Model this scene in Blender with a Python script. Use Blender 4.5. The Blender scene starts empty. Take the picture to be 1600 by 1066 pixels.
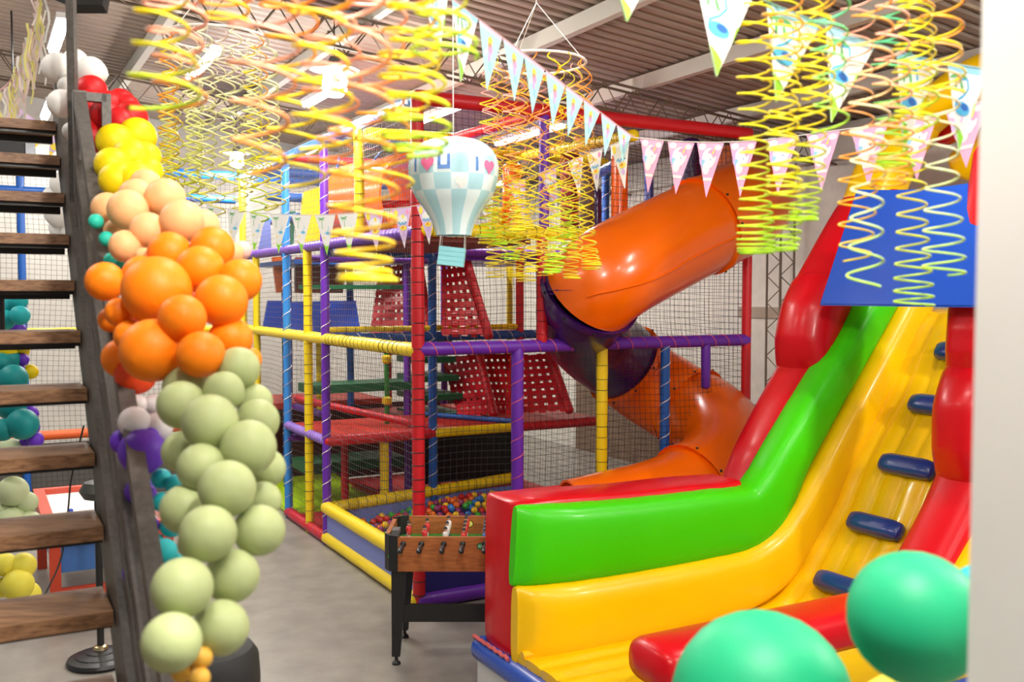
import bpy, math, random
from mathutils import Vector, Matrix
random.seed(7)
scene = bpy.context.scene
V = Vector
Z = V((0, 0, 1))

# ------------------------------------------------------------------ camera
EYE = 2.55
F = 1530.0
PITCH = math.atan(73 / F)
cam_d = bpy.data.cameras.new('camera')
cam = bpy.data.objects.new('camera', cam_d)
scene.collection.objects.link(cam)
cam.location = (0, 0, EYE)
cam.rotation_euler = (math.pi / 2 - PITCH, 0, 0)
cam_d.sensor_width = 36
cam_d.lens = 36 * F / 1600
cam_d.clip_start = 0.05
cam_d.dof.use_dof = True
cam_d.dof.focus_distance = 7.0
cam_d.dof.aperture_fstop = 3.2
scene.camera = cam

# ------------------------------------------------------------------ world, exposure, hall lamps
w = bpy.data.worlds.new('world')
scene.world = w
w.use_nodes = True
w.node_tree.nodes['Background'].inputs[0].default_value = (1.0, 0.98, 0.95, 1)
w.node_tree.nodes['Background'].inputs[1].default_value = 0.22
scene.view_settings.view_transform = 'Standard'
scene.view_settings.look = 'None'
scene.view_settings.gamma = 1
scene.view_settings.use_curve_mapping = False
scene.view_settings.exposure = 0.42
TUBE_W = 38.0      # watts of one ceiling tube
BULB_W = 110.0     # watts of one high bay lamp

# ------------------------------------------------------------------ helpers
FWD = V((0, math.cos(PITCH), -math.sin(PITCH)))
UPV = V((0, math.sin(PITCH), math.cos(PITCH)))
CAM = V((0, 0, EYE))
def ray(px, py):
    return FWD + V((1, 0, 0)) * ((px - 800) / F) + UPV * ((533 - py) / F)
def at(px, py, d):
    """world point seen at a photograph pixel, d metres in front of the camera (along y)"""
    r = ray(px, py)
    return CAM + r * (d / r.y)
def on_plane(px, py, p0, n):
    r = ray(px, py)
    return CAM + r * ((p0 - CAM).dot(n) / r.dot(n))
def proj(p):
    q = V(p) - CAM
    d = q.dot(FWD)
    return 800 + F * q.x / d, 533 - F * q.dot(UPV) / d
C0 = on_plane(655, 952, V((0, 0, 0)), Z)          # corner post of the play structure
U = V((-0.481, 0.8767, 0)).normalized()           # the hall's long direction
T = V((0.8767, 0.481, 0)).normalized()            # the hall's cross direction
def S(s, t, z):
    return C0 + U * s + T * t + Z * z

_m = {}
def mat(name, col, rough=0.5, coat=0.0, metal=0.0, bump=0.0, bscale=40.0, vary=0.0, emit=0.0, trans=0.0, spec=0.5, sub=0.0):
    if name in _m: return _m[name]
    m = bpy.data.materials.new(name); m.use_nodes = True
    nt = m.node_tree; b = nt.nodes['Principled BSDF']
    b.inputs['Base Color'].default_value = (*col, 1)
    b.inputs['Roughness'].default_value = rough
    b.inputs['Metallic'].default_value = metal
    b.inputs['Coat Weight'].default_value = coat
    b.inputs['Coat Roughness'].default_value = 0.15
    b.inputs['Specular IOR Level'].default_value = spec
    if sub:
        b.inputs['Subsurface Weight'].default_value = sub
        b.inputs['Subsurface Radius'].default_value = (0.05, 0.05, 0.05)
    if trans: b.inputs['Transmission Weight'].default_value = trans
    if emit:
        b.inputs['Emission Color'].default_value = (*col, 1)
        b.inputs['Emission Strength'].default_value = emit
    if bump or vary:
        tc = nt.nodes.new('ShaderNodeTexCoord'); no = nt.nodes.new('ShaderNodeTexNoise')
        no.inputs['Scale'].default_value = bscale; no.inputs['Detail'].default_value = 5
        nt.links.new(tc.outputs['Object'], no.inputs['Vector'])
        if bump:
            bp = nt.nodes.new('ShaderNodeBump'); bp.inputs['Strength'].default_value = bump
            bp.inputs['Distance'].default_value = 0.01
            nt.links.new(no.outputs['Fac'], bp.inputs['Height']); nt.links.new(bp.outputs['Normal'], b.inputs['Normal'])
        if vary:
            cr = nt.nodes.new('ShaderNodeValToRGB')
            cr.color_ramp.elements[0].position = 0.3; cr.color_ramp.elements[1].position = 0.7
            cr.color_ramp.elements[0].color = (*[c * (1 - vary) for c in col], 1)
            cr.color_ramp.elements[1].color = (*[min(1, c * (1 + vary)) for c in col], 1)
            nt.links.new(no.outputs['Fac'], cr.inputs['Fac']); nt.links.new(cr.outputs['Color'], b.inputs['Base Color'])
    _m[name] = m
    return m

class MB:
    def __init__(s): s.v = []; s.f = []; s.m = []
    def quad(s, a, b, c, d, mi=0):
        n = len(s.v); s.v += [V(a), V(b), V(c), V(d)]; s.f.append((n, n + 1, n + 2, n + 3)); s.m.append(mi)
    def poly(s, pts, mi=0):
        n = len(s.v); s.v += [V(p) for p in pts]; s.f.append(tuple(range(n, n + len(pts)))); s.m.append(mi)
    def box(s, o, a, b, c, mi=0):
        """box from corner o spanned by vectors a, b, c"""
        o, a, b, c = V(o), V(a), V(b), V(c); n = len(s.v)
        s.v += [o, o + a, o + a + b, o + b, o + c, o + a + c, o + a + b + c, o + b + c]
        fs = [(0, 3, 2, 1), (4, 5, 6, 7), (0, 1, 5, 4), (1, 2, 6, 5), (2, 3, 7, 6), (3, 0, 4, 7)]
        if a.cross(b).dot(c) < 0: fs = [tuple(reversed(f)) for f in fs]
        for f in fs: s.f.append(tuple(n + i for i in f)); s.m.append(mi)
    def cbox(s, c, hx, hy, hz, mi=0, ax=None):
        ax = ax or (V((1, 0, 0)), V((0, 1, 0)), Z)
        a, b, d = ax[0] * hx, ax[1] * hy, ax[2] * hz
        s.box(V(c) - a - b - d, a * 2, b * 2, d * 2, mi)
    def bar(s, p, q, wx, wz, mi=0, side=None):
        """rectangular bar from p to q"""
        p, q = V(p), V(q); t = (q - p).normalized()
        sd = (side or (t.cross(Z) if abs(t.z) < 0.95 else V((1, 0, 0)))).normalized()
        up = sd.cross(t).normalized()
        s.box(p - sd * wx / 2 - up * wz / 2, sd * wx, t * (q - p).length, up * wz, mi)
    def sweep(s, pts, ra, rb=None, n=10, up=None, power=2.0, cap='flat', mi=0, closed=False):
        pts = [V(p) for p in pts]; N = len(pts)
        if not isinstance(ra, (list, tuple)): ra = [ra] * N
        rb = rb if rb is not None else ra
        if not isinstance(rb, (list, tuple)): rb = [rb] * N
        rings = []; prev = None
        for i in range(N):
            if closed: t = pts[(i + 1) % N] - pts[i - 1]
            else: t = pts[min(i + 1, N - 1)] - pts[max(i - 1, 0)]
            t = t.normalized() if t.length > 1e-9 else Z.copy()
            if up is not None:
                sd = t.cross(up); sd = sd.normalized() if sd.length > 1e-4 else (prev or V((1, 0, 0)))
            elif prev is None:
                sd = t.cross(Z) if abs(t.z) < 0.9 else t.cross(V((0, 1, 0))); sd.normalize()
            else:
                sd = prev - t * prev.dot(t); sd.normalize()
            prev = sd; nn = sd.cross(t).normalized(); rings.append((pts[i], t, sd, nn, ra[i], rb[i]))
        def ring(p, sd, nn, a, b):
            k0 = len(s.v)
            for k in range(n):
                th = 2 * math.pi * k / n; c, q = math.cos(th), math.sin(th)
                e = 2.0 / power
                x = math.copysign(abs(c) ** e, c); y = math.copysign(abs(q) ** e, q)
                s.v.append(p + sd * (a * x) + nn * (b * y))
            return k0
        idx = []
        if cap == 'dome' and not closed:
            p, t, sd, nn, a, b = rings[0]; r = min(a, b)
            for h in (0.98, 0.75, 0.4): idx.append(ring(p - t * r * h * 0.6, sd, nn, a * math.sqrt(1 - h * h), b * math.sqrt(1 - h * h)))
        for p, t, sd, nn, a, b in rings: idx.append(ring(p, sd, nn, a, b))
        if cap == 'dome' and not closed:
            p, t, sd, nn, a, b = rings[-1]; r = min(a, b)
            for h in (0.4, 0.75, 0.98): idx.append(ring(p + t * r * h * 0.6, sd, nn, a * math.sqrt(1 - h * h), b * math.sqrt(1 - h * h)))
        M = len(idx)
        for i in range(M if closed else M - 1):
            a, b = idx[i], idx[(i + 1) % M]
            for k in range(n):
                k2 = (k + 1) % n
                s.f.append((a + k, b + k, b + k2, a + k2)); s.m.append(mi)
        if cap and not closed:
            s.f.append(tuple(idx[0] + k for k in range(n))); s.m.append(mi)
            s.f.append(tuple(idx[-1] + k for k in reversed(range(n)))); s.m.append(mi)
    def strand(s, pts, r, mi=0):
        """cheap three-sided thread"""
        s.sweep(pts, r, n=3, cap=None, mi=mi)
    def lathe(s, prof, c=(0, 0, 0), n=20, mi=0, axis=Z, mfun=None, close=True):
        """profile [(r, h)] about axis"""
        c = V(c); axis = V(axis).normalized()
        sd = axis.cross(V((0, 1, 0))) if abs(axis.y) < 0.9 else axis.cross(V((1, 0, 0)))
        sd.normalize(); nn = axis.cross(sd)
        idx = []
        for r, h in prof:
            k0 = len(s.v)
            for k in range(n):
                th = 2 * math.pi * k / n
                s.v.append(c + axis * h + (sd * math.cos(th) + nn * math.sin(th)) * max(r, 1e-4))
            idx.append(k0)
        for i in range(len(idx) - 1):
            for k in range(n):
                k2 = (k + 1) % n
                s.f.append((idx[i] + k, idx[i] + k2, idx[i + 1] + k2, idx[i + 1] + k))
                s.m.append(mfun(i, k) if mfun else mi)
        if close:
            if prof[0][0] > 1e-3: s.f.append(tuple(idx[0] + k for k in reversed(range(n)))); s.m.append(mi)
            if prof[-1][0] > 1e-3: s.f.append(tuple(idx[-1] + k for k in range(n))); s.m.append(mi)
    def mesh(s, name, mats, org=V((0, 0, 0)), sharp=40):
        me = bpy.data.meshes.new(name)
        me.from_pydata([tuple(p - org) for p in s.v], [], s.f)
        if not isinstance(mats, (list, tuple)): mats = [mats]
        for m in mats: me.materials.append(m)
        me.polygons.foreach_set('material_index', s.m)
        me.polygons.foreach_set('use_smooth', [True] * len(s.f))
        me.update()
        if sharp: me.set_sharp_from_angle(angle=math.radians(sharp))
        return me

def link(o, parent=None):
    scene.collection.objects.link(o)
    if parent is not None: o.parent = parent
    return o
def wloc(o):
    p = V(o.location)
    while o.parent: o = o.parent; p += V(o.location)
    return p
def obj(name, mb, mats, parent=None, org=None, sharp=40):
    """one mesh object; vertices are given in world coordinates"""
    if parent is not None:
        me = mb.mesh(name, mats, wloc(parent), sharp); o = bpy.data.objects.new(name, me)
    else:
        if org is None:
            lo = [min(p[i] for p in mb.v) for i in range(3)]; hi = [max(p[i] for p in mb.v) for i in range(3)]
            org = V(((lo[0] + hi[0]) / 2, (lo[1] + hi[1]) / 2, lo[2]))
        me = mb.mesh(name, mats, V(org), sharp); o = bpy.data.objects.new(name, me); o.location = org
    return link(o, parent)
def tag(o, label, cat, group=None):
    o['label'] = label; o['category'] = cat
    if group: o['group'] = group
    return o
def thing(name, loc, label, cat, group=None):
    o = bpy.data.objects.new(name, None); o.location = loc; o.empty_display_size = 0.1
    link(o); return tag(o, label, cat, group)
def struct(o, label=None):
    o['kind'] = 'structure'
    if label: o['label'] = label
    return o
def smooth(pts, k=6, closed=False):
    """Catmull-Rom through 3D points"""
    pts = [V(p) for p in pts]; out = []; N = len(pts)
    for i in range(N if closed else N - 1):
        if closed: p0, p1, p2, p3 = pts[i - 1], pts[i], pts[(i + 1) % N], pts[(i + 2) % N]
        else: p0, p1, p2, p3 = pts[max(i - 1, 0)], pts[i], pts[i + 1], pts[min(i + 2, N - 1)]
        for j in range(k):
            t = j / k
            out.append(0.5 * ((2 * p1) + (p2 - p0) * t + (2 * p0 - 5 * p1 + 4 * p2 - p3) * t * t + (3 * p1 - p0 - 3 * p2 + p3) * t ** 3))
    if not closed: out.append(pts[-1])
    return out
def lerps(vals, n):
    """resample a list of numbers to n values"""
    r = []
    for i in range(n):
        x = i / (n - 1) * (len(vals) - 1); k = min(int(x), len(vals) - 2)
        r.append(vals[k] + (vals[k + 1] - vals[k]) * (x - k))
    return r
ORD = ['topmost', 'second', 'third', 'fourth', 'fifth', 'sixth', 'seventh', 'eighth', 'ninth', 'tenth', 'eleventh', 'twelfth', 'thirteenth',
       'fourteenth', 'fifteenth', 'sixteenth', 'seventeenth', 'eighteenth', 'nineteenth', 'twentieth', 'twenty-first', 'twenty-second', 'twenty-third', 'twenty-fourth']

# ------------------------------------------------------------------ materials
RED = mat('red_vinyl', (0.62, 0.001, 0.008), 0.34, 0.18, bump=.10, bscale=7, spec=.3)
GREEN = mat('green_vinyl', (0.05, 0.60, 0.0), 0.38, 0.12, bump=.10, bscale=7, spec=.3)
YELLOW = mat('yellow_vinyl', (0.93, 0.56, 0.0), 0.36, 0.15, bump=.10, bscale=7, spec=.3)
BLUEV = mat('blue_vinyl', (0.01, 0.08, 0.50), 0.25, 0.5)
NAVY = mat('navy_vinyl', (0.008, 0.032, 0.24), 0.28, 0.4)
P_RED = mat('red_foam_sleeve', (0.60, 0.006, 0.014), 0.45, 0.15, bump=0.25, bscale=30)
P_YEL = mat('yellow_foam_sleeve', (0.90, 0.66, 0.004), 0.45, 0.15, bump=0.25, bscale=30)
P_BLU = mat('blue_foam_sleeve', (0.008, 0.10, 0.42), 0.45, 0.15, bump=0.25, bscale=30)
P_LBL = mat('sky_blue_foam_sleeve', (0.03, 0.24, 0.66), 0.45, 0.15, bump=0.25, bscale=30)
P_PUR = mat('purple_foam_sleeve', (0.14, 0.02, 0.42), 0.45, 0.15, bump=0.25, bscale=30)
P_LIL = mat('lilac_foam_sleeve', (0.30, 0.16, 0.62), 0.45, 0.15, bump=0.25, bscale=30)
P_GRN = mat('green_foam_sleeve', (0.03, 0.30, 0.03), 0.45, 0.15)
CORD_W = mat('white_cord', (0.75, 0.70, 0.66), 0.7)
CORD_R = mat('pink_cord', (0.75, 0.12, 0.14), 0.7)
CORD_B = mat('black_cord', (0.02, 0.02, 0.02), 0.7)
NETB = mat('black_net', (0.012, 0.011, 0.010), 0.8)
NETG = mat('grey_net', (0.11, 0.10, 0.09), 0.8)
CORD_T = mat('dusky_cord', (0.15, 0.11, 0.26), 0.7)
ORANGE = mat('orange_plastic', (0.95, 0.15, 0.0), 0.25, 0.4)
DPURP = mat('dark_purple_plastic', (0.045, 0.008, 0.11), 0.25, 0.4)
LAV = mat('lavender_panel', (0.19, 0.24, 0.62), 0.5)
DKBLUE = mat('dark_blue_panel', (0.02, 0.015, 0.16), 0.4)
LIME = mat('lime_mat', (0.55, 0.85, 0.01), 0.4, 0.2)
DECKR = mat('red_deck_vinyl', (0.55, 0.022, 0.006), 0.55, 0.0)
DGREEN = mat('dark_green_sheet', (0.006, 0.14, 0.05), 0.5)
BLACK = mat('black_plastic', (0.012, 0.012, 0.012), 0.4)
STEEL = mat('dark_painted_steel', (0.085, 0.075, 0.066), 0.5, bump=0.2, bscale=60, vary=0.25)
WHITE = mat('white_plastic', (0.8, 0.79, 0.77), 0.4)
STRING = mat('white_string', (0.8, 0.78, 0.72), 0.8)
def wood(name, c1, c2, scale, axis):
    m = bpy.data.materials.new(name); m.use_nodes = True; nt = m.node_tree; b = nt.nodes['Principled BSDF']
    tc = nt.nodes.new('ShaderNodeTexCoord'); mp = nt.nodes.new('ShaderNodeMapping')
    mp.inputs['Scale'].default_value = axis
    no = nt.nodes.new('ShaderNodeTexNoise'); no.inputs['Scale'].default_value = scale; no.inputs['Detail'].default_value = 7
    no.inputs['Distortion'].default_value = 0.6
    cr = nt.nodes.new('ShaderNodeValToRGB'); cr.color_ramp.elements[0].position = 0.32; cr.color_ramp.elements[1].position = 0.68
    cr.color_ramp.elements[0].color = (*c1, 1); cr.color_ramp.elements[1].color = (*c2, 1)
    nt.links.new(tc.outputs['Object'], mp.inputs['Vector']); nt.links.new(mp.outputs['Vector'], no.inputs['Vector'])
    nt.links.new(no.outputs['Fac'], cr.inputs['Fac']); nt.links.new(cr.outputs['Color'], b.inputs['Base Color'])
    b.inputs['Roughness'].default_value = 0.5
    return m
TREADW = wood('worn_stair_wood', (0.14, 0.062, 0.026), (0.36, 0.19, 0.09), 9, (1, 5, 14))
CABW = wood('cherry_wood_print', (0.28, 0.075, 0.014), (0.46, 0.15, 0.035), 6, (1.2, 1, 12))

# ------------------------------------------------------------------ the hall
WT, WS = 5.6, 8.5          # cross position of the right wall, long position of the back wall
ZE, SL = 4.5, math.tan(math.radians(6))
def roofz(t): return ZE + (WT - t) * SL
concrete = mat('polished_concrete', (0.27, 0.25, 0.215), 0.36, bump=0.05, bscale=4, vary=0.16)
fl = MB()
fl.quad(S(-11, -10, 0), S(-11, WT, 0), S(WS, WT, 0), S(WS, -10, 0))
struct(obj('floor', fl, concrete))
plaster = mat('white_wall_paint', (0.72, 0.69, 0.63), 0.75, bump=0.15, bscale=8, vary=0.06)
b = MB(); b.box(S(-3.5, WT, 0), U * (WS + 3.5), T * 0.2, Z * ZE)
wr = struct(obj('wall_right', b, plaster))
b = MB(); b.box(S(WS, -10, 0), T * (WT + 10.2), U * 0.2, Z * 6.3)
struct(obj('wall_back', b, plaster))
# short white wall end beside the camera
b = MB(); b.box(V((0.615, -0.9, 0)), V((0.5, 0, 0)), V((0, 2.2, 0)), Z * 5.2)
struct(obj('wall_near', b, mat('fresh_white_paint', (0.82, 0.81, 0.79), 0.6)))
# corrugated roof sheet: ribs run across the hall
rb = MB(); per = 0.16; n = int((WS + 11) / per); prof = [(0, 0), (0.45, 0), (0.55, 0.03), (0.9, 0.03), (1.0, 0)]
lines = []
for i in range(n):
    for k, (a, h) in enumerate(prof[:-1]):
        s = -11 + (i + a) * per
        lines.append((s, h))
for (s, h) in lines:
    rb.v += [S(s, -10, roofz(-10) + h), S(s, WT + 0.2, roofz(WT + 0.2) + h)]
for i in range(len(lines) - 1):
    rb.f.append((2 * i, 2 * i + 1, 2 * i + 3, 2 * i + 2)); rb.m.append(0)
roofm = mat('galvanised_roof_sheet', (0.36, 0.285, 0.23), 0.55, vary=0.12, bscale=0.7)
ceil = struct(obj('ceiling', rb, roofm, sharp=25))
purl = mat('cream_steel', (0.62, 0.60, 0.53), 0.5)
trussm = mat('rusty_lattice_steel', (0.16, 0.12, 0.085), 0.6)
for t in (4.35, 2.9, 1.45, 0.0, -1.45, -2.9, -4.35, -5.8):
    b = MB(); b.box(S(-8, t - 0.04, roofz(t) - 0.16), U * (WS + 8), T * 0.08, Z * 0.14)
    obj('purlin', b, purl, ceil)
for s in (-3.2, 1.0, 5.0):
    b = MB(); wb = MB()
    for ds in (-0.09, 0.09):
        for dz in (-0.18, -0.46):
            b.sweep([S(s + ds, -9.5, roofz(-9.5) + dz), S(s + ds, WT, roofz(WT) + dz)], 0.014, n=6)
    tr = obj('truss', b, trussm, ceil)
    k = 0; t = -9.4
    while t < WT - 0.2:
        for ds in (-0.09, 0.09):
            z0, z1 = (-0.18, -0.46) if k % 2 else (-0.46, -0.18)
            wb.sweep([S(s + ds, t, roofz(t) + z0), S(s + ds, t + 0.2, roofz(t + 0.2) + z1)], 0.007, n=4)
        wb.sweep([S(s - 0.09, t, roofz(t) - 0.46), S(s + 0.09, t + 0.2, roofz(t + .2) - 0.46)], 0.006, n=4)
        t += 0.2; k += 1
    obj('truss_web', wb, trussm, tr)
# eave girder along the right wall and a lattice column against it
b = MB(); b.box(S(-3.5, WT - 0.12, ZE - 0.42), U * (WS + 3.5), T * 0.12, Z * 0.36)
obj('eave_girder', b, purl, wr)
colp = on_plane(1207, 560, S(0, WT - 0.35, 0), T)
cs = (colp - C0).dot(U)
b = MB(); wb = MB()
for ds in (-0.11, 0.11):
    for dt in (-0.35, -0.13):
        b.sweep([S(cs + ds, WT + dt, 0), S(cs + ds, WT + dt, ZE - 0.4)], 0.014, n=6)
k = 0; z = 0.05
while z < ZE - 0.6:
    a = -1 if k % 2 else 1
    wb.sweep([S(cs - 0.11 * a, WT - 0.35, z), S(cs + 0.11 * a, WT - 0.35, z + 0.16)], 0.007, n=4)
    wb.sweep([S(cs - 0.11, WT - 0.24 + 0.11 * a, z), S(cs - 0.11, WT - 0.24 - 0.11 * a, z + 0.16)], 0.007, n=4)
    z += 0.16; k += 1
lc = obj('lattice_column', b, trussm, wr)
obj('lattice_web', wb, trussm, lc)
# brown panel as painted shade, plus a rail, on the right wall behind the structure
b = MB(); b.box(S(1.0, WT - 0.03, 0), U * 5.4, T * 0.03, Z * 1.15)
obj('wall_shade', b, mat('brown_wall_shade', (0.20, 0.13, 0.09), 0.6, vary=0.2, bscale=3), wr)
b = MB(); b.box(S(-1.5, WT - 0.02, 2.25), U * 4.0, T * 0.02, Z * 0.14)
obj('wall_band', b, mat('tan_band', (0.40, 0.32, 0.25), 0.6), wr)

# ------------------------------------------------------------------ ceiling lights
tubem = mat('lit_tube', (1.0, 0.98, 0.93), emit=14.0)
def tube_light(p, L, label, power=TUBE_W):
    """fluorescent batten hung under the roof, along the hall"""
    p = V(p); r = thing('tube_light', p, label, 'light', 'fluorescent battens under the roof')
    b = MB(); b.box(p - U * L / 2 - T * 0.06 + Z * 0.02, U * L, T * 0.12, Z * 0.05); obj('housing', b, WHITE, r)
    b = MB()
    for d in (-0.025, 0.025):
        b.sweep([p - U * (L / 2 - 0.03) + T * d, p + U * (L / 2 - 0.03) + T * d], 0.022, n=10, cap='dome')
    obj('tube', b, tubem, r)
    ld = bpy.data.lights.new('tube_glow', 'AREA'); ld.shape = 'RECTANGLE'; ld.size = L; ld.size_y = 0.1; ld.energy = power
    ld.color = (1.0, 0.96, 0.90)
    lo = bpy.data.objects.new('tube_glow', ld); link(lo, r); lo.location = (0, 0, -0.05)
    lo.rotation_euler = (0, 0, math.atan2(U.y, U.x))
def roof_pt(px, py, drop):
    nrm = (T.cross(U) * 0 + (Z + T * SL)).normalized()
    return on_plane(px, py, S(0, WT, ZE - drop), nrm)
for (x, y, L, lb) in [(91, 58, 1.3, 'lit tube light above the white balloons, farthest left'),
                      (316, 104, 1.3, 'lit tube light seen through the coil mobile with the pale wire hoop'),
                      (505, 150, 1.3, 'lit tube light just behind the brightest hanging lamp'),
                      (684, 180, 1.3, 'lit tube light beside the top of the red corner post'),
                      (825, 212, 1.6, 'long lit tube light behind the upper netting of the play frame')]:
    tube_light(roof_pt(x, y, 0.35), L, lb)
for (s, t) in [(1.5, -4.6), (4.6, -4.9), (7.2, -2.2), (7.0, 1.2), (6.6, 4.2), (-1.6, -4.4), (-3.6, 2.0), (-3.6, -1.5), (-6.5, 0.6), (-6.5, -3.0), (-9.0, 1.5)]:  # added lamps, no fixtures known there: extra light for back, left and front
    tube_light(S(s, t, roofz(t) - 0.35), 1.3, 'lit tube light added under the roof to brighten the hall')
def high_bay(px, py, d, r, lb):
    p = at(px, py, d); z1 = roofz((p - C0).dot(T)) - 0.05
    h = thing('hanging_lamp', p, lb, 'lamp', 'globe lamps hanging from the roof')
    b = MB(); b.lathe([(0.02, -r), (r * 0.6, -r * 0.95), (r * 0.98, -r * 0.5), (r, 0), (r * 0.9, r * 0.8), (r * 0.5, r * 1.15), (0.03, r * 1.25)], p, 20)
    obj('bulb', b, mat('lit_bulb', (1, 0.97, 0.9), emit=30.0), h)
    b = MB(); b.lathe([(0.03, r * 1.2), (r * 0.8, r * 1.25), (r * 2.0, r * 1.15), (r * 2.0, r * 1.2), (r * 0.7, r * 1.5), (0.04, r * 2.2)], p, 20)
    obj('shade', b, mat('grey_lamp_shade', (0.16, 0.16, 0.155), 0.5), h)
    b = MB(); b.sweep([p + Z * r * 2.1, V((p.x, p.y, z1))], 0.006, n=5); obj('cord', b, BLACK, h)
    ld = bpy.data.lights.new('bulb_glow', 'POINT'); ld.energy = BULB_W; ld.shadow_soft_size = r * 1.02; ld.color = (1, 0.95, 0.88)
    lo = bpy.data.objects.new('bulb_glow', ld); link(lo, h); lo.location = (0, 0, -2.3 * r)
high_bay(523, 132, 8.8, 0.11, 'brightest white globe lamp under a round shade')
high_bay(370, 252, 12.5, 0.085, 'smaller glowing globe lamp behind the coil mobile with the pale wire hoop')
def spot_lamp(s, t):
    p = S(s, t, roofz(t) - 0.9); 
    high = thing('hanging_lamp', p, 'white globe lamp hung over the entrance side', 'lamp', 'globe lamps hanging from the roof')
    r = 0.11
    b = MB(); b.lathe([(0.02, -r), (r * 0.6, -r * 0.95), (r, 0), (r * 0.9, r * 0.8), (0.03, r * 1.25)], p, 16); obj('bulb', b, _m['lit_bulb'], high)
    b = MB(); b.lathe([(0.03, r * 1.2), (r * 2.0, r * 1.15), (r * 2.0, r * 1.2), (0.04, r * 2.2)], p, 16); obj('shade', b, _m['grey_lamp_shade'], high)
    ld = bpy.data.lights.new('bulb_glow', 'POINT'); ld.energy = BULB_W * 2.0; ld.shadow_soft_size = r; ld.color = (1, 0.95, 0.88)
    lo = bpy.data.objects.new('bulb_glow', ld); link(lo, high); lo.location = (0, 0, -0.25)
spot_lamp(-6.0, 2.6); spot_lamp(-6.5, -2.2)
# small black flood lamp above the stair post
fp = at(140, 3, 4.5)
r = thing('flood_light', fp, 'black flood lamp bracketed to the tall stair post', 'lamp')
b = MB(); b.cbox(fp, 0.075, 0.03, 0.04, ax=(V((1, 0, 0)), V((0, 0.9, -0.4)).normalized(), V((0, 0.4, 0.9)).normalized())); obj('lamp_body', b, BLACK, r)
b = MB(); b.bar(fp + V((-0.1, 0, 0.0)), fp + V((-0.24, 0.02, 0.06)), 0.03, 0.03); obj('bracket', b, BLACK, r)

# ------------------------------------------------------------------ steel staircase with wooden treads
RISE = 0.19; D0 = RISE / 0.0696; RD = 0.0782 * D0
p0 = at(177, 955, D0)
US = V((-0.53, 1, 0)).normalized()                                   # right end, front top edge of the lowest visible tread
RUN = RD / U.y
def ST(k, w=0.0, up=0.0):                               # a point on the flight: k steps up, w across, up above
    return p0 + US * (RUN * k) + T * w + Z * (RISE * k + up)
KB = -int(p0.z / RISE); KT = 10
stair = thing('staircase', V((p0.x, p0.y, 0)) + U * RUN * KB, 'dark steel staircase with worn wooden treads at the left', 'staircase')
for k in range(KB + 1, KT):
    b = MB(); b.box(ST(k, -1.05, -0.042), T * 1.05, U * 0.27, Z * 0.042)
    o = obj('tread', b, TREADW, stair)
    b = MB(); b.box(ST(k, -1.05, -0.056) + U * 0.03, T * 1.05, U * 0.03, Z * 0.014); b.box(ST(k, -1.05, -0.075) + U * 0.22, T * 1.05, U * 0.03, Z * 0.033)
    obj('tread_bracket', b, BLACK, o)
for w in (0.03, -1.08):
    b = MB(); sl = (ST(1) - ST(0)).normalized(); a, q = ST(KB + 0.2, w, -0.06), ST(KT, w, -0.06)
    b.bar(a, q, 0.05, 0.24); b.bar(a + T * 0.05, q + T * 0.05, 0.05, 0.03)
    obj('stringer', b, STEEL, stair)
HR = 0.60
for i, h in enumerate((0.20, 0.33, HR)):
    a, q = ST(-4.6, 0.045, h), ST(5.75, 0.045, h)
    b = MB(); b.bar(a, q, 0.045, 0.05)
    obj('handrail' if h == HR else 'guard_rail', b, STEEL, stair)
for k in (-4.6, 5.75):
    b = MB(); b.bar(ST(k, 0.045, -0.1), ST(k, 0.045, HR + 0.02), 0.05, 0.05, side=T); obj('newel_post', b, STEEL, stair)
e_ = ST(5.75, 0.045, HR); b = MB(); b.bar(e_, e_ + T * 0.10, 0.035, 0.035); b.bar(e_ + T * 0.10 + Z * .0175, e_ + T * 0.10 - Z * 0.5, 0.035, 0.035, side=T)
obj('rail_return', b, STEEL, stair)
tp = at(117, 300, 4.1)
b = MB(); b.bar(V((tp.x, tp.y, 2.6)), V((tp.x, tp.y, 5.4)), 0.032, 0.032, side=V((1, 0, 0))); obj('tall_post', b, STEEL, stair)
# ------------------------------------------------------------------ soft play structure
play = thing('play_structure', C0, 'netted indoor play frame of red, yellow, blue and purple padded posts', 'playground')
ZT, Z3, Z2, Z1, ZP = 4.09, 3.05, 2.10, 1.06, 0.38
def helix(p, q, r, pitch, wire, n=10):
    p, q = V(p), V(q); t = (q - p).normalized(); L = (q - p).length
    sd = t.cross(Z) if abs(t.z) < 0.9 else t.cross(V((0, 1, 0))); sd.normalize(); nn = t.cross(sd)
    b = MB(); N = max(6, int(L / pitch * n)); ph = random.random() * 6
    b.strand([p + t * (L * i / N) + (sd * math.cos(ph + i * 2 * math.pi / n) + nn * math.sin(ph + i * 2 * math.pi / n)) * (r + wire * 0.4) for i in range(N + 1)], wire)
    return b
def rings(p, q, r, pitch, wire):
    p, q = V(p), V(q); t = (q - p).normalized(); L = (q - p).length
    sd = t.cross(Z) if abs(t.z) < 0.9 else t.cross(V((0, 1, 0))); sd.normalize(); nn = t.cross(sd)
    b = MB()
    for i in range(1, int(L / pitch)):
        c = p + t * (i * pitch + random.uniform(-.01, .01))
        b.sweep([c + (sd * math.cos(a * math.pi / 6) + nn * math.sin(a * math.pi / 6)) * (r + wire * 0.3) for a in range(12)], wire, n=3, closed=True)
    return b
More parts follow.
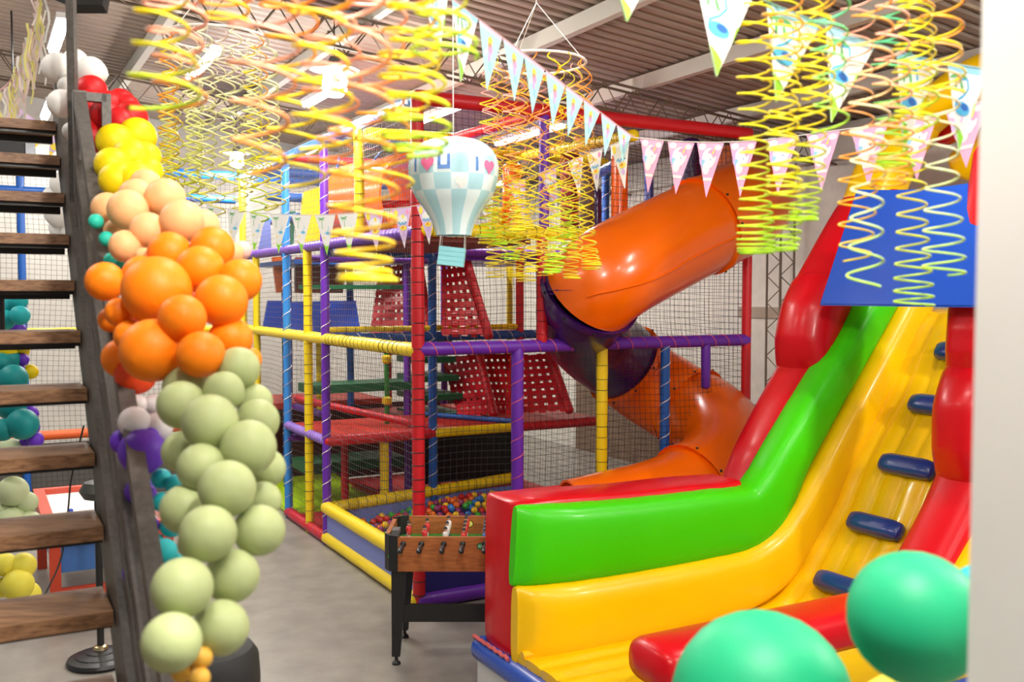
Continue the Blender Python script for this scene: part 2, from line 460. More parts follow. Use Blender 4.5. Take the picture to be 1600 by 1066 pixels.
def pad(name, p, q, m, r=0.047, wrap=None, cord=None, par=play):
    p, q = V(p), V(q); L = (q - p).length; k = max(2, int(L / 0.12))
    pts = [p.lerp(q, i / k) for i in range(k + 1)]
    b = MB(); b.sweep(pts, [r * (1 + random.uniform(-.035, .035)) for _ in pts], n=12, cap='dome')
    o = obj(name, b, m, par, sharp=60)
    if wrap == 'helix': obj('cord_wrap', helix(p, q, r, 0.16, 0.0045), cord or CORD_W, o)
    if wrap == 'tight': obj('cord_wrap', helix(p, q, r, 0.085, 0.0028), cord or CORD_T, o)
    if wrap == 'rings': obj('cord_ties', rings(p, q, r, 0.105, 0.0050 if r > .0515 and m is P_RED else 0.0032), cord or CORD_B, o)['kind'] = 'stuff'
    return o
posts = [
    (0, 0, 0, ZT + .03, P_RED, 'rings', .052), (2.355, 0, 0, ZT, P_PUR, 'helix', .045), (3.75, 0, 0, ZT - .05, P_LBL, 'helix', .045),
    (2.945, 0, 0, Z3, P_YEL, 'rings', .047), (1.335, 0, Z3, ZT - .03, P_YEL, 'rings', .047), (5.1, 0, 0, Z3, P_YEL, None, .045), (5.77, 0, 0, ZT, P_YEL, None, .045),
    (0, .91, 0, Z2, P_PUR, 'helix', .052), (0, 1.77, 0, Z2, P_YEL, 'rings', .052), (0, 2.47, 0, Z2, P_BLU, 'helix', .045), (0, 3.45, 0, ZT, P_RED, None, .048),
    (0, 1.15, Z2, Z3 + .05, P_RED, 'rings', .047), (0, 1.17, Z3 + .05, ZT, P_PUR, None, .045), (0, 2.95, Z2 - .42, Z2, P_PUR, None, .045),
    (2.355, 1.18, 0, Z3, P_BLU, 'helix', .047), (2.355, 2.25, 0, Z3, P_RED, 'rings', .045), (3.75, 1.47, 0, Z3, P_PUR, None, .045),
    (4.6, 1.56, 0, Z3, P_RED, None, .045), (4.95, .32, 0, Z3, P_BLU, 'helix', .045), (5.6, .55, 0, Z3, P_PUR, None, .045), (4.6, 1.05, Z1, Z3, P_BLU, None, .045),
    (4.6, .65, Z1, Z2, P_YEL, 'rings', .045), (2.5, .68, 0.05, Z1, P_YEL, 'rings', .05), (2.75, .82, 0, Z1, P_PUR, None, .045), (3.6, .62, 0, Z1, P_RED, None, .045),
    (3.75, .25, 0, Z1, P_RED, None, .045), (4.4, 1.9, Z1 - .4, Z1, P_YEL, None, .045), (2.355, 3.4, 0, ZT, P_BLU, 'helix', .045), (4.7, 2.4, 0, ZT, P_PUR, None, .045), (4.7, 3.4, 0, ZT, P_YEL, None, .045),
]
for (s, t, a, b_, m, wr_, r) in posts:
    pad('post', S(s, t, a + (0.0 if a else 0.02)), S(s, t, b_), m, r, wr_, CORD_R if (m is P_PUR and t > 0.5) else None)
beams = [
    ((0, 0, ZT), (5.77, 0, ZT), P_LBL, 'tight', .05), ((0, 0, ZT + .02), (0, 3.45, ZT), P_RED, None, .06),
    ((2.355, 0, ZT), (2.355, 1.25, ZT), P_BLU, 'tight', .05), ((2.0, 0.1, ZT + .05), (1.9, 1.3, ZT + .05), P_YEL, 'rings', .055), ((2.355, 1.25, ZT), (2.355, 3.4, ZT), P_YEL, 'rings', .05),
    ((2.355, 1.2, ZT + .05), (0, 1.17, ZT), P_RED, None, .05), ((3.75, 0, ZT), (3.75, 1.25, ZT), P_RED, None, .05), ((5.1, 0, ZT), (5.1, 1.5, ZT), P_BLU, None, .055),
    ((4.5, 0, 3.72), (4.5, 1.0, 3.72), P_BLU, None, .055), ((4.6, .4, 3.5), (5.6, .3, 3.5), P_BLU, None, .05),
    ((0, 2.1, ZT - .12), (2.355, 2.3, ZT), P_YEL, 'rings', .055), ((1.0, 2.6, 3.86), (2.355, 3.0, 3.82), P_BLU, None, .055), ((2.355, 0, 3.45), (2.355, 1.0, 3.5), P_RED, None, .04),
    ((0, 0, Z3), (5.77, 0, Z3), P_PUR, 'tight', .052), ((0, 0.02, Z3 + .02), (0, 2.4, Z3 + .02), P_YEL, 'rings', .055), ((2.355, 0, Z3 - .07), (2.355, 1.2, Z3 - .07), P_BLU, 'helix', .05),
    ((2.355, 1.2, Z3 - .05), (2.355, 3.4, Z3 - .05), P_PUR, None, .05), ((3.0, 0, Z3 - .12), (3.0, 1.4, Z3 - .12), P_PUR, None, .04), ((3.3, .9, Z3 - .12), (3.0, 1.5, Z3 - .12), P_YEL, 'rings', .028),
    ((0, 0, Z2), (2.355, 0, Z2), P_YEL, 'rings', .058), ((2.355, 0, Z2), (3.75, 0, Z2), P_YEL, None, .058), ((3.75, 0, Z2), (5.77, 0, Z2), P_YEL, None, .055),
    ((0, 0, Z2 + .01), (0, 3.45, Z2 + .01), P_PUR, 'helix', .056), ((2.355, 0, Z2 + .09), (2.355, 2.2, Z2 + .09), P_YEL, 'rings', .03), ((2.355, 0, Z2), (2.355, 3.4, Z2), P_BLU, 'helix', .05),
    ((2.355, 0, Z1), (3.75, 0, Z1), P_LIL, 'tight', .05), ((2.355, 0, Z1), (2.355, 1.18, Z1), P_RED, 'helix', .058), ((2.355, 1.18, Z1), (2.355, 2.25, Z1), P_YEL, None, .052),
    ((2.355, 2.25, Z1), (2.355, 3.4, Z1), P_RED, 'helix', .055), ((3.75, 0.1, Z1 + .3), (2.5, 1.2, Z1 + .05), P_RED, 'tight', .04), ((3.75, 0, Z1 - .15), (3.75, 1.5, Z1 - .15), P_PUR, None, .05),
    ((3.6, 1.5, Z1 + .06), (2.4, 2.2, Z1 + .06), P_BLU, 'tight', .03), ((3.75, .4, Z1 + .1), (5.7, .3, Z1 + .1), P_PUR, 'tight', .045),
    ((0, 0, .07), (2.355, 0, .07), P_YEL, None, .065), ((2.355, 0, .06), (3.75, 0, .06), P_RED, 'tight', .058), ((0, 0, .07), (0, 3.45, .07), P_PUR, None, .065),
    ((0, 0, ZP), (2.355, 0, ZP), P_YEL, None, .068), ((2.355, 0, ZP - .01), (2.355, 2.2, ZP + .11), P_YEL, 'rings', .06), ((0, 0, ZP), (0, .91, ZP), P_PUR, None, .06),
    ((0, .91, .83), (0, 1.77, .83), P_RED, None, .062), ((0, 1.77, .84), (0, 2.3, .86), P_YEL, None, .05), ((2.4, 1.2, .12), (4.6, 1.1, .12), P_RED, None, .05), ((2.7, 2.6, .14), (4.0, 1.9, .14), P_PUR, None, .04),
    ((5.77, 0, ZT - .02), (5.77, 2.0, ZT - .02), P_BLU, None, .05),
]
for (a, c, m, wr_, r) in beams:
    pad('beam', S(*a), S(*c), m, r, wr_, CORD_R if (m in (P_PUR, P_RED) and wr_ == 'helix') else None)
# ball pit walls
for (a, e1, z0, z1, m) in [((0, 0.0), U * 2.355, .1, .34, LAV), ((2.355, 0), T * 2.25, .02, .40, LAV), ((0, 0), T * 3.4, .1, .36, DKBLUE)]:
    b = MB(); nn = e1.normalized().cross(Z) * 0.03
    b.box(S(a[0], a[1], z0) - nn * .5, e1, nn, Z * (z1 - z0)); o = obj('pit_wall', b, m, play)
    bt = MB(); L = e1.length
    for i in range(int(L / 0.38)):
        for zz in (z0 + .025, z1 - .025):
            bt.cbox(S(a[0], a[1], zz) + e1.normalized() * (0.2 + .38 * i) + nn * (1 if m is LAV and a[0] == 0 else -1) * .6, .008, .008, .018)
    obj('lacing', bt, BLACK, o)
# decks
def deck(s0, s1, t0, t1, z, m, th=.07, name='deck', gap=.012, n=1):
    for i in range(n):
        b = MB(); ta, tb = t0 + (t1 - t0) * i / n + gap / 2, t0 + (t1 - t0) * (i + 1) / n - gap / 2
        b.box(S(s0, ta, z - th), U * (s1 - s0), T * (tb - ta), Z * th); obj(name, b, m, play)
deck(2.40, 3.7, .04, 1.13, Z1 + .03, DECKR)
deck(2.40, 4.6, 1.2, 2.22, Z1 + .03, DECKR, n=2)
deck(2.40, 4.6, 2.28, 3.38, Z1 + .03, DECKR, n=2)
deck(4.65, 5.75, .04, 1.5, Z1 + .15, DECKR)
deck(2.45, 3.64, .06, 3.35, .05, mat('red_floor_mat', (.62, .03, .035), .6), .03, 'floor_mat', n=5)
deck(3.68, 5.4, 1.12, 3.35, .05, _m['red_floor_mat'], .03, 'floor_mat', n=4)
b = MB(); b.box(S(5.5, .05, .05), T * 3.3, U * .04, Z * 1.0); obj('back_shade', b, mat('maroon_shade', (.07, .008, .012), .6), play)  # added dark maroon sheet, stands in for shade behind the lower bay
deck(2.42, 4.6, 1.3, 3.3, Z3 - .08, P_PUR, .05)
deck(3.8, 5.7, .1, 1.3, Z3 - .1, P_BLU, .05)
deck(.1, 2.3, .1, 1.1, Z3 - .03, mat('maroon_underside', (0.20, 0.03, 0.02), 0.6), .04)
deck(3.1, 4.6, 2.3, 3.3, Z2 - .02, DECKR, .05)
deck(3.7, 4.2, .25, 1.6, 1.50, DGREEN, .10, 'green_step')
deck(3.9, 4.5, .25, 1.5, .56, DGREEN, .12, 'green_step')
deck(3.75, 3.81, .15, 1.5, 2.66, DGREEN, .05, 'green_rail')
for i in range(5):
    deck(3.4 + .1 * i, 4.3, 1.55, 2.1, 1.12 + .22 * i, DGREEN, .07, 'green_step')
b = MB()
for (s0, ta0, tb0, z0, s1, ta1, tb1, z1) in [(3.68, .02, 1.07, .06, 5.45, .02, 1.10, .14)]:
    q = [S(s0, ta0, z0), S(s0, tb0, z0), S(s1, tb1, z1), S(s1, ta1, z1)]; lo = [V((p.x, p.y, .015)) for p in q]
    b.poly(list(reversed(q))); b.poly(lo)
    for i in range(4): j = (i + 1) % 4; b.quad(q[i], q[j], lo[j], lo[i])
obj('lime_ramp', b, LIME, play)
# green and yellow post with yellow rollers
gp = pad('roller_post', S(3.1, .95, Z1), S(3.1, .95, Z2), P_GRN, .028)
for zz in (1.35, 1.82):
    b = MB(); b.lathe([(.03, -.05), (.055, -.03), (.055, .03), (.03, .05)], S(3.1, .95, zz), 12); obj('yellow_roller', b, P_YEL, gp)
# nets
def net(name, o, e1, e2, sp, m, bow=0.0, th=0.0019, par=play):
    o, e1, e2 = V(o), V(e1), V(e2); n = e1.cross(e2).normalized(); b = MB()
    n1, n2 = max(2, int(e1.length / sp)), max(2, int(e2.length / sp)); K = 8
    ph = random.random() * 6
    def P(a, c):
        w_ = math.sin(math.pi * a) * math.sin(math.pi * c)
        return o + e1 * (a + .012 * math.sin(5 * c + ph) * w_) + e2 * (c - .018 * w_ * math.sin(4 * a + ph)) + n * (bow * w_)
    for i in range(n1 + 1): b.strand([P(i / n1, k / K) for k in range(K + 1)], th)
    for j in range(n2 + 1): b.strand([P(k / K, j / n2) for k in range(K + 1)], th)
    return obj(name, b, m, par, sharp=0)
SP = 0.056
net('net', S(0, 0, ZP), U * 2.355, Z * (Z2 - ZP), SP, NETG, .05)
net('net', S(0, 0, Z2), U * 2.355, Z * (Z3 - Z2), SP, NETG, .05)
net('net', S(0, 0, Z3), U * 2.355, Z * (ZT - Z3), SP, NETG, .03)
net('net', S(2.355, 0, .1), U * 1.395, Z * (Z2 - .1), SP, NETG, .03)
net('net', S(2.355, 0, Z2), U * 3.4, Z * (ZT - Z2), SP, NETG, .03)
net('net', S(3.75, 0, Z1), U * 2.0, Z * (Z2 - Z1), SP, NETG, .03)
net('net', S(0, 0, ZP), T * 1.77, Z * (Z2 - ZP), SP, NETB, -.04)
net('net', S(0, 1.77, .1), T * 1.68, Z * (Z2 - .1), SP, NETB, .05)
net('net', S(0, 0, Z2), T * 1.15, Z * (Z3 - Z2), SP, NETB, .03)
net('net', S(0.05, 1.15, Z2), T * 2.3, Z * (Z3 - Z2), SP, NETB, -.1)
net('net', S(0, 0, Z3), T * 3.45, Z * (ZT - Z3), SP, NETB, .03)
net('net', S(4.65, .2, Z1), T * 3.3, Z * (ZT - Z1), SP, NETG, .05)
net('net', S(0, 3.45, .1), U * 4.6, Z * (ZT - .1), SP * 1.15, NETB, .05)
# woven red climbing panels with a padded edge post
def lattice(tl, tr, br, bl, nx, ny, m=P_RED):
    tl, tr, br, bl = [V(p) for p in (tl, tr, br, bl)]
    nrm = (tr - tl).cross(bl - tl).normalized(); b = MB()
    def P(x, y, h=0): return tl.lerp(tr, x).lerp(bl.lerp(br, x), y) + nrm * h
    for i in range(nx):
        a, c = (i + .12) / nx, (i + .78) / nx
        for j in range(2 * ny):
            h0 = .008 * (1 if (i + j) % 2 else -1); h1 = -h0
            b.quad(P(a, j / ny / 2, h0), P(c, j / ny / 2, h0), P(c, (j + 1) / ny / 2, h1), P(a, (j + 1) / ny / 2, h1))
    for j in range(ny):
        a, c = (j + .12) / ny, (j + .78) / ny
        b.box(P(0, a, -.004), P(1, a) - P(0, a), P(0, c) - P(0, a), nrm * .008)
    return obj('climbing_web', b, m, play, sharp=20)
def climb(q, d0, d1, nx, ny):
    P = [at(*q[0], d0), at(*q[1], d0), at(*q[2], d1), at(*q[3], d1)]
    o = lattice(*P, nx, ny); pad('web_edge', P[1] + Z * .02, P[2], P_RED, .05, 'rings')
climb([(690, 408), (726, 402), (764, 526), (690, 526)], 10.9, 10.2, 5, 9)
climb([(592, 418), (640, 412), (650, 524), (578, 524)], 12.2, 11.8, 7, 9)
climb([(640, 418), (655, 418), (672, 526), (652, 526)], 11.4, 11.0, 2, 9)
climb([(690, 560), (748, 552), (772, 648), (716, 652)], 12.6, 11.7, 6, 8)
climb([(796, 556), (858, 552), (890, 642), (790, 648)], 11.6, 11.0, 6, 8)
climb([(748, 552), (805, 552), (812, 650), (772, 650)], 12.8, 12.0, 6, 8)
# dark red sagging net floor behind the upper bay
# soft foam blocks and hanging sheets inside
def block(front, d, depth, m, name='foam_block', dd=0.0):
    P = [at(x, y, d) for x, y in front]; b = MB(); off = V((T.x * -.2 + U.x * .2, 1, 0)).normalized() * depth
    Q = [p + off for p in P]; b.poly(P); b.poly(list(reversed(Q)))
    for i in range(len(P)):
        j = (i + 1) % len(P); b.quad(P[j], P[i], Q[i], Q[j])
    return obj(name, b, m, play)
OB = mat('orange_foam_vinyl', (0.72, 0.13, 0.01), 0.4, 0.3); BB = mat('blue_foam_vinyl', (0.02, 0.07, 0.50), 0.25, 0.5)
block([(418, 470), (452, 470), (452, 525), (408, 525)], 12.1, .5, BB)
block([(455, 472), (556, 470), (564, 523), (452, 524)], 11.6, .5, BB)
block([(425, 402), (452, 400), (452, 456), (432, 458)], 12.2, .4, OB)
block([(462, 402), (542, 402), (536, 458), (462, 458)], 12.3, .4, mat('rust_foam_vinyl', (0.38, 0.06, 0.01), 0.45))
block([(474, 300), (505, 290), (508, 388), (466, 390)], 11.6, .3, P_YEL)
block([(520, 345), (552, 348), (560, 384), (510, 386)], 11.6, .3, P_YEL)
block([(432, 388), (450, 330), (462, 330), (458, 392)], 12.3, .2, mat('green_foam_vinyl', (0.01, 0.22, 0.10), 0.4))
block([(402, 396), (412, 348), (422, 345), (425, 394)], 12.6, .2, LAV)
# orange crawl tunnel in the upper bay, open towards the corner
def ring_tube(name, pts, r, m, par, n=28, wall=.02, K=6):
    b = MB(); P = smooth(pts, K); b.sweep(P, r, n=n, cap=None); Pi = P; b2 = MB(); b2.sweep(Pi, r - wall, n=n, cap=None)
    k = len(b.v); b.v += b2.v; b.f += [tuple(reversed([i + k for i in f])) for f in b2.f]; b.m += b2.m
    L = len(P)
    for e in (0, (L - 1) * n):
        for i in range(n):
            j = (i + 1) % n
            f = (e + i, e + j, k + e + j, k + e + i); b.f.append(f if e == 0 else tuple(reversed(f))); b.m.append(0)
    return obj(name, b, m, par, sharp=50)
tun = ring_tube('crawl_tunnel', [at(655, 306, 9.75), at(606, 313, 10.3), at(560, 318, 10.8)], .44, ORANGE, play, K=2)
b = MB(); b.box(S(4.3, 1.75, .1), T * 1.6, U * .05, Z * .9); obj('under_deck_shade', b, BLACK, play)  # black sheet put in as the deep shade under the decks
for (a, c, d) in [((530, 245), (520, 300), 10.9), ((598, 235), (580, 255), 10.2), ((575, 310), (588, 350), 9.9)]:
    pad('strap', at(*a, d), at(*c, d), P_BLU, .012)
# hanging punch rollers behind the upper net
def roller(px, y0, y1, d, r, m):
    a, c = at(px, y0, d), at(px, y1, d)
    b = MB(); b.sweep([a.lerp(c, i / 6) for i in range(7)], r, n=16, cap='dome'); obj('punch_roller', b, m, play, sharp=60)
roller(968, 235, 372, 9.9, .085, ORANGE); roller(917, 268, 385, 10.0, .075, mat('brown_foam', (0.13, 0.075, 0.05), 0.5))
roller(933, 300, 375, 10.4, .05, DPURP); roller(1014, 255, 340, 10.6, .05, BB); roller(890, 240, 360, 10.4, .10, mat('dark_red_foam', (0.33, 0.015, 0.02), 0.5))
roller(800, 262, 372, 10.2, .10, ORANGE); roller(775, 330, 372, 10.2, .08, P_YEL); roller(1080, 225, 300, 10.8, .12, DPURP)

# ------------------------------------------------------------------ side fence of the netted court at the left
fen = thing('court_fence', S(5.77, -2.5, 0), 'black net fence with blue top rails and an orange low rail, left of the frame', 'fence')
for (z, m, r) in [(ZT, P_BLU, .055), (3.78, P_BLU, .05), (Z2, P_YEL, .05), (.85, P_RED, .06)]:
    pad('rail', S(5.77, -5.2, z), S(5.77, -.1, z), m if z != .85 else mat('orange_foam_sleeve', (0.75, 0.12, 0.02), 0.45), r, None, None, fen)
for t in (-5.2, -2.6):
    pad('post', S(5.77, t, 0.02), S(5.77, t, ZT), P_BLU, .045, None, None, fen)
net('net', S(5.77, -5.2, .1), T * 5.1, Z * (ZT - .1), .06, NETB, .03, par=fen)
b = MB(); b.box(S(5.85, -5.2, .02), T * 5.0, U * .03, Z * .72); obj('kick_board', b, mat('grey_board', (0.12, 0.11, 0.10), 0.6), fen)

# ------------------------------------------------------------------ balls of the pit
def uvball(r, n=12, h=8):
    b = MB(); b.lathe([(r * math.sin(math.pi * i / h), -r * math.cos(math.pi * i / h)) for i in range(h + 1)], n=n); return b
bc = {'red': (0.62, 0.01, 0.01), 'yellow': (0.95, 0.62, 0.01), 'green': (0.03, 0.42, 0.03), 'orange': (0.9, 0.17, 0.01), 'blue': (0.02, 0.20, 0.65), 'purple': (0.30, 0.03, 0.15)}
bmesh_ = {k: uvball(.036).mesh('ball_' + k, mat('ball_%s_plastic' % k, v, 0.3, 0.3), sharp=0) for k, v in bc.items()}
rest = MB(); rmats = [_m['ball_%s_plastic' % k] for k in bc]; nb = 0
for i in range(30):
    for j in range(28):
        s, t = .12 + i * .074 + random.uniform(-.012, .012), .12 + j * .074 + random.uniform(-.012, .012)
        if s > 2.28 or t > 2.1: continue
        pile = .20 * math.exp(-((s - 2.15) ** 2) / .10) * min(1, max(0.15, (t - .1) / 1.3))
        z = .155 + pile + random.uniform(-.02, .03)
        p = S(s, t, z); x, y = proj(p); k = random.choice(list(bc))
        if 600 < x < 785 and y < 828 and nb < 290:
            o = bpy.data.objects.new('pit_ball', bmesh_[k]); o.location = p; link(o); nb += 1
            tag(o, '%s plastic ball lying in the ball pit' % k, 'ball', '%s balls of the ball pit' % k)
        else:
            k0 = len(rest.v); q = uvball(.036, 8, 5); mi = list(bc).index(k)
            rest.v += [v + p for v in q.v]; rest.f += [tuple(a + k0 for a in f) for f in q.f]; rest.m += [mi] * len(q.f)
o = obj('pit_balls', rest, rmats, None, sharp=0); tag(o, 'layer of mixed plastic balls filling the hidden side of the ball pit', 'balls'); o['kind'] = 'stuff'
b = MB(); b.box(S(.06, .06, .01), U * 2.25, T * 2.1, Z * .10); obj('pit_floor', b, LAV, play)

# ------------------------------------------------------------------ orange tube slide
PX = [(1172, 275, 11.0), (1176, 306, 10.0), (1152, 328, 9.35), (1098, 354, 8.95), (1014, 396, 8.62), (950, 432, 8.4), (916, 466, 8.5), (910, 497, 8.95), (925, 528, 9.45), (965, 562, 9.8),
      (1010, 598, 9.95), (1060, 630, 9.85), (1112, 664, 9.5), (1136, 706, 9.0), (1112, 752, 8.5), (1045, 790, 8.15), (960, 815, 7.9), (900, 830, 7.8)]
KS = 8; FULL = smooth([at(*q) for q in PX], KS)
def sec(i, j): return FULL[int(i * KS):int(j * KS) + 1]
P4 = [FULL[11 * KS], FULL[12 * KS], FULL[13 * KS]]
base = V((P4[2].x, P4[2].y, 0))
sl = thing('tube_slide', base, 'big glossy orange tube slide curling down beside the play frame', 'slide')
RT = .43
for (nm, i, j, rr, mm) in [('elbow', 0, 3, RT + .012, ORANGE), ('tube_section', 3, 5.75, RT, ORANGE), ('elbow', 5.75, 9.25, RT - .014, DPURP), ('tube_section', 9.25, 11.4, RT - .01, ORANGE), ('elbow', 11.4, 14.5, RT, ORANGE), ('run_out', 14.5, 17, RT - .012, ORANGE)]:
    ring_tube(nm, sec(i, j), rr, mm, sl, 32, K=1)
def flange(a, c, m, r):
    a, c = V(a), V(c); t = (c - a).normalized()
    b = MB(); b.sweep([a - t * .03, a - t * .03, a + t * .03, a + t * .03], [r - .03, r, r, r - .03], n=32, cap=None); o = obj('flange', b, m, sl, sharp=30)
    bb = MB(); sd = t.cross(Z).normalized(); nn = sd.cross(t)
    for i in range(10):
        bb.lathe([(.012, -.006), (.012, .006), (.004, .012)], a + (sd * math.cos(i * .628) + nn * math.sin(i * .628)) * (r + .001), 8, axis=(sd * math.cos(i * .628) + nn * math.sin(i * .628)))
    obj('bolts', bb, BLACK, o)['kind'] = 'stuff'
for (i, mm, rr) in [(3, ORANGE, RT + .03), (5.75, DPURP, RT + .03), (9.25, ORANGE, RT + .02), (11.4, ORANGE, RT + .028), (14.5, ORANGE, RT + .026)]:
    flange(FULL[int(i * KS)], FULL[int(i * KS) + 1], mm, rr)
# seams of the two moulded halves
for (i, j) in ((3.1, 5.6), (9.4, 11.3)):
    pp = sec(i, j); b = MB()
    for sgn in (-1, 1):
        q = []
        for i_, p in enumerate(pp):
            t = (pp[min(i_ + 1, len(pp) - 1)] - pp[max(i_ - 1, 0)]).normalized(); sd = t.cross(Z).normalized(); nn = sd.cross(t)
            q.append(p + (sd * math.cos(.25) * sgn + nn * math.sin(.25) * sgn) * (RT - .002))
        b.sweep(q, .018, .010, n=6)
    obj('seam', b, ORANGE, sl)
b = MB()
for q in (P4[2], P4[0]): b.sweep([V((q.x, q.y, 0)), V((q.x, q.y, q.z - RT + .02))], .035, n=10)
obj('support_legs', b, STEEL, sl)
# ------------------------------------------------------------------ inflatable slide
_f = at(803, 900, 5.8); F0 = V((_f.x, _f.y, 0))
def I(t, w_, z): return F0 + T * t - U * w_ + Z * z
def IP(px, py, w_): return on_plane(px, py, F0 - U * w_, U)      # pixel seen on the lengthwise plane w_
inf = thing('inflatable_slide', I(1.5, .9, 0), 'inflatable slide of shiny red, green and yellow tubes with blue steps', 'inflatable')
NW = 1.02
def band(name, pix, w0, w1, hs, th, m, power=3.4, n=28, K=6, cap='start'):
    """inflated band: centre line given by pixels on planes from w0 to w1, half heights hs (m)"""
    pts = [IP(x, y, w0 + (w1 - w0) * i / max(1, len(pix) - 1)) for i, (x, y) in enumerate(pix)]
    P = smooth(pts, K); H = [h * (1 + .006 * math.sin(i * 2.1)) for i, h in enumerate(lerps(hs, len(P)))]; b = MB()
    n_ = len(P); ths = [th * min(1.0, .30 + .70 * math.sqrt(min(1, i / 5))) for i in range(n_)]
    sweep_u(b, P, ths, H, n, power, cap)
    return obj(name, b, m, inf, sharp=50)
def sweep_u(b, P, th, H, n, power, cap):
    """sweep whose cross-section stands in the plane (normal of path, U)"""
    N = len(P); rings = []
    ths = th if isinstance(th, list) else [th] * N
    def ring(c, nn, h, t_):
        k0 = len(b.v); e = 2.0 / power
        for k in range(n):
            a = 2 * math.pi * k / n; x, y = math.cos(a), math.sin(a)
            b.v.append(c + U * (t_ * math.copysign(abs(x) ** e, x)) + nn * (h * math.copysign(abs(y) ** e, y)))
        return k0
    fr = []
    for i in range(N):
        t = (P[min(i + 1, N - 1)] - P[max(i - 1, 0)]); t -= U * t.dot(U); t.normalize(); fr.append((P[i], t, t.cross(U).normalized()))
    if cap == 'start':
        p, t, nn = fr[0]; rings.append(ring(p - t * .02, nn, H[0] * .97, ths[0] * .8))
    if cap == 'dome':
        p, t, nn = fr[0]
        for h in (.99, .8, .5): q = math.sqrt(1 - h * h); rings.append(ring(p - t * .09 * h, nn, H[0] * (q * .35 + .65 * q ** .3) * (1 if h < .9 else .3), ths[0] * (q ** .5)))
    for i, (p, t, nn) in enumerate(fr): rings.append(ring(p, nn, H[i], ths[i]))
    if cap == 'dome':
        p, t, nn = fr[-1]
        for h in (.5, .8, .99): q = math.sqrt(1 - h * h); rings.append(ring(p + t * .09 * h, nn, H[-1] * (q * .35 + .65 * q ** .3) * (1 if h < .9 else .3), ths[-1] * (q ** .5)))
    for a, c in zip(rings, rings[1:]):
        for k in range(n):
            j = (k + 1) % n; b.f.append((a + k, a + j, c + j, c + k)); b.m.append(0)
    b.f.append(tuple(rings[0] + k for k in reversed(range(n)))); b.m.append(0)
    b.f.append(tuple(rings[-1] + k for k in range(n))); b.m.append(0)
g_flat = [(806, 853), (900, 846), (1000, 835), (1100, 820), (1168, 806)]
g_up = [(1200, 768), (1228, 712), (1280, 620), (1330, 535), (1372, 462), (1400, 415)]
band('green_tube', g_flat + g_up, 0.02, 0.02, [.243, .243, .24, .235, .22, .195, .168, .153, .143, .138, .133], .14, GREEN)
y_flat = [(808, 977), (900, 961), (1000, 941), (1100, 918), (1165, 897)]
y_up = [(1215, 858), (1253, 800), (1290, 725), (1342, 622), (1400, 512), (1430, 450)]
band('yellow_tube', y_flat + y_up, 0.05, 0.07, [.238, .238, .232, .222, .206, .19, .165, .15, .14, .135, .13], .17, YELLOW)
# red body behind both tubes: straight wall then climbing back
r_pts = [IP(803, 908, -.02), IP(1000, 880, -.02), IP(1185, 850, -.02)]
b = MB(); zt = IP(803, 786, 0).z; zb = IP(812, 1032, 0).z; te = (IP(1172, 750, 0) - F0).dot(T); ze = IP(1172, 752, 0).z
Pw = [I(.02 + (te - .06) * i / 10, -.2, (zt + (ze - zt) * i / 10 + zb) / 2) for i in range(11)]
sweep_u(b, Pw, .215, [((zt + (ze - zt) * i / 10 - zb) / 2) * (1 + .01 * math.sin(i)) for i in range(11)], 32, 9, 'start')
obj('side_wall', b, RED, inf, sharp=50)
def redtube(name, pix, w_, rs, m=RED, th=None, K=8, pinch=True, power=2.2):
    P = smooth([IP(x, y, w_) for x, y in pix], K); n = len(P); R = lerps(rs, n); b = MB()
    ths = [(th or r) for r in R] if not th else [th] * n
    sweep_u(b, P, ths, R, 24, power, 'dome'); return obj(name, b, m, inf, sharp=60)
redtube('leaning_tube', [(1163, 778), (1190, 715), (1228, 640), (1258, 580)], -.22, [.13, .155, .155, .13], th=.22, power=3)
redtube('column', [(1258, 572), (1262, 535), (1272, 490), (1285, 452)], -.22, [.15, .215, .225, .19], th=.25)
redtube('column', [(1290, 450), (1315, 405), (1345, 350), (1368, 315)], -.22, [.17, .175, .17, .16], th=.24, power=3)
redtube('arch_side', [(1362, 318), (1378, 275), (1400, 232), (1425, 200)], -.22, [.16, .165, .165, .15], YELLOW, th=.22, power=3)
# arch over the top, from the far column to the near one
a0 = IP(1425, 200, -.22)
ta, za = (a0 - F0).dot(T), a0.z
b = MB(); arch = [I(ta + .02, -.22 + (NW + .42) * x, za + .30 * math.sin(math.pi * min(1, max(0, x)))) for x in [i / 14 for i in range(15)]]
b.sweep(arch, .165, n=20, cap='dome'); obj('arch', b, YELLOW, inf, sharp=60)
b = MB(); b.sweep([p + T * .33 + Z * .02 for p in arch], .15, n=16, cap='dome'); obj('arch', b, RED, inf, sharp=60)
b = MB(); b.sweep([p + T * .62 - Z * .25 for p in arch], .15, n=16, cap='dome'); obj('arch', b, YELLOW, inf, sharp=60)
# bed of the slide
seam = [(822, 1038), (900, 1019), (1000, 994), (1100, 968), (1190, 944), (1232, 905), (1262, 850), (1295, 790), (1322, 724), (1376, 620), (1410, 540), (1432, 498)]
sp = [IP(x, y, .16) for x, y in seam]
prof = [((p - F0).dot(T), p.z) for p in sp]
flat_z = sum(z for t, z in prof[:5]) / 5
prof = [(t, flat_z) if i < 4 else (t, z) for i, (t, z) in enumerate(prof)]
prof.append((prof[-1][0] + .14, prof[-1][1] + .05)); prof.append((prof[-1][0] + .9, prof[-1][1] + .02))
pr = smooth([V((t, 0, z)) for t, z in prof], 6)
W0, W1, NWS = -.02, NW + .02, 42
b = MB()
for p in pr:
    for j in range(NWS + 1):
        f = j / NWS; w_ = W0 + (W1 - W0) * f
        crease = .020 * abs(math.sin(math.pi * f * 6)) ** .6
        b.v.append(I(p.x - crease * .6, w_, p.z + crease - .012))
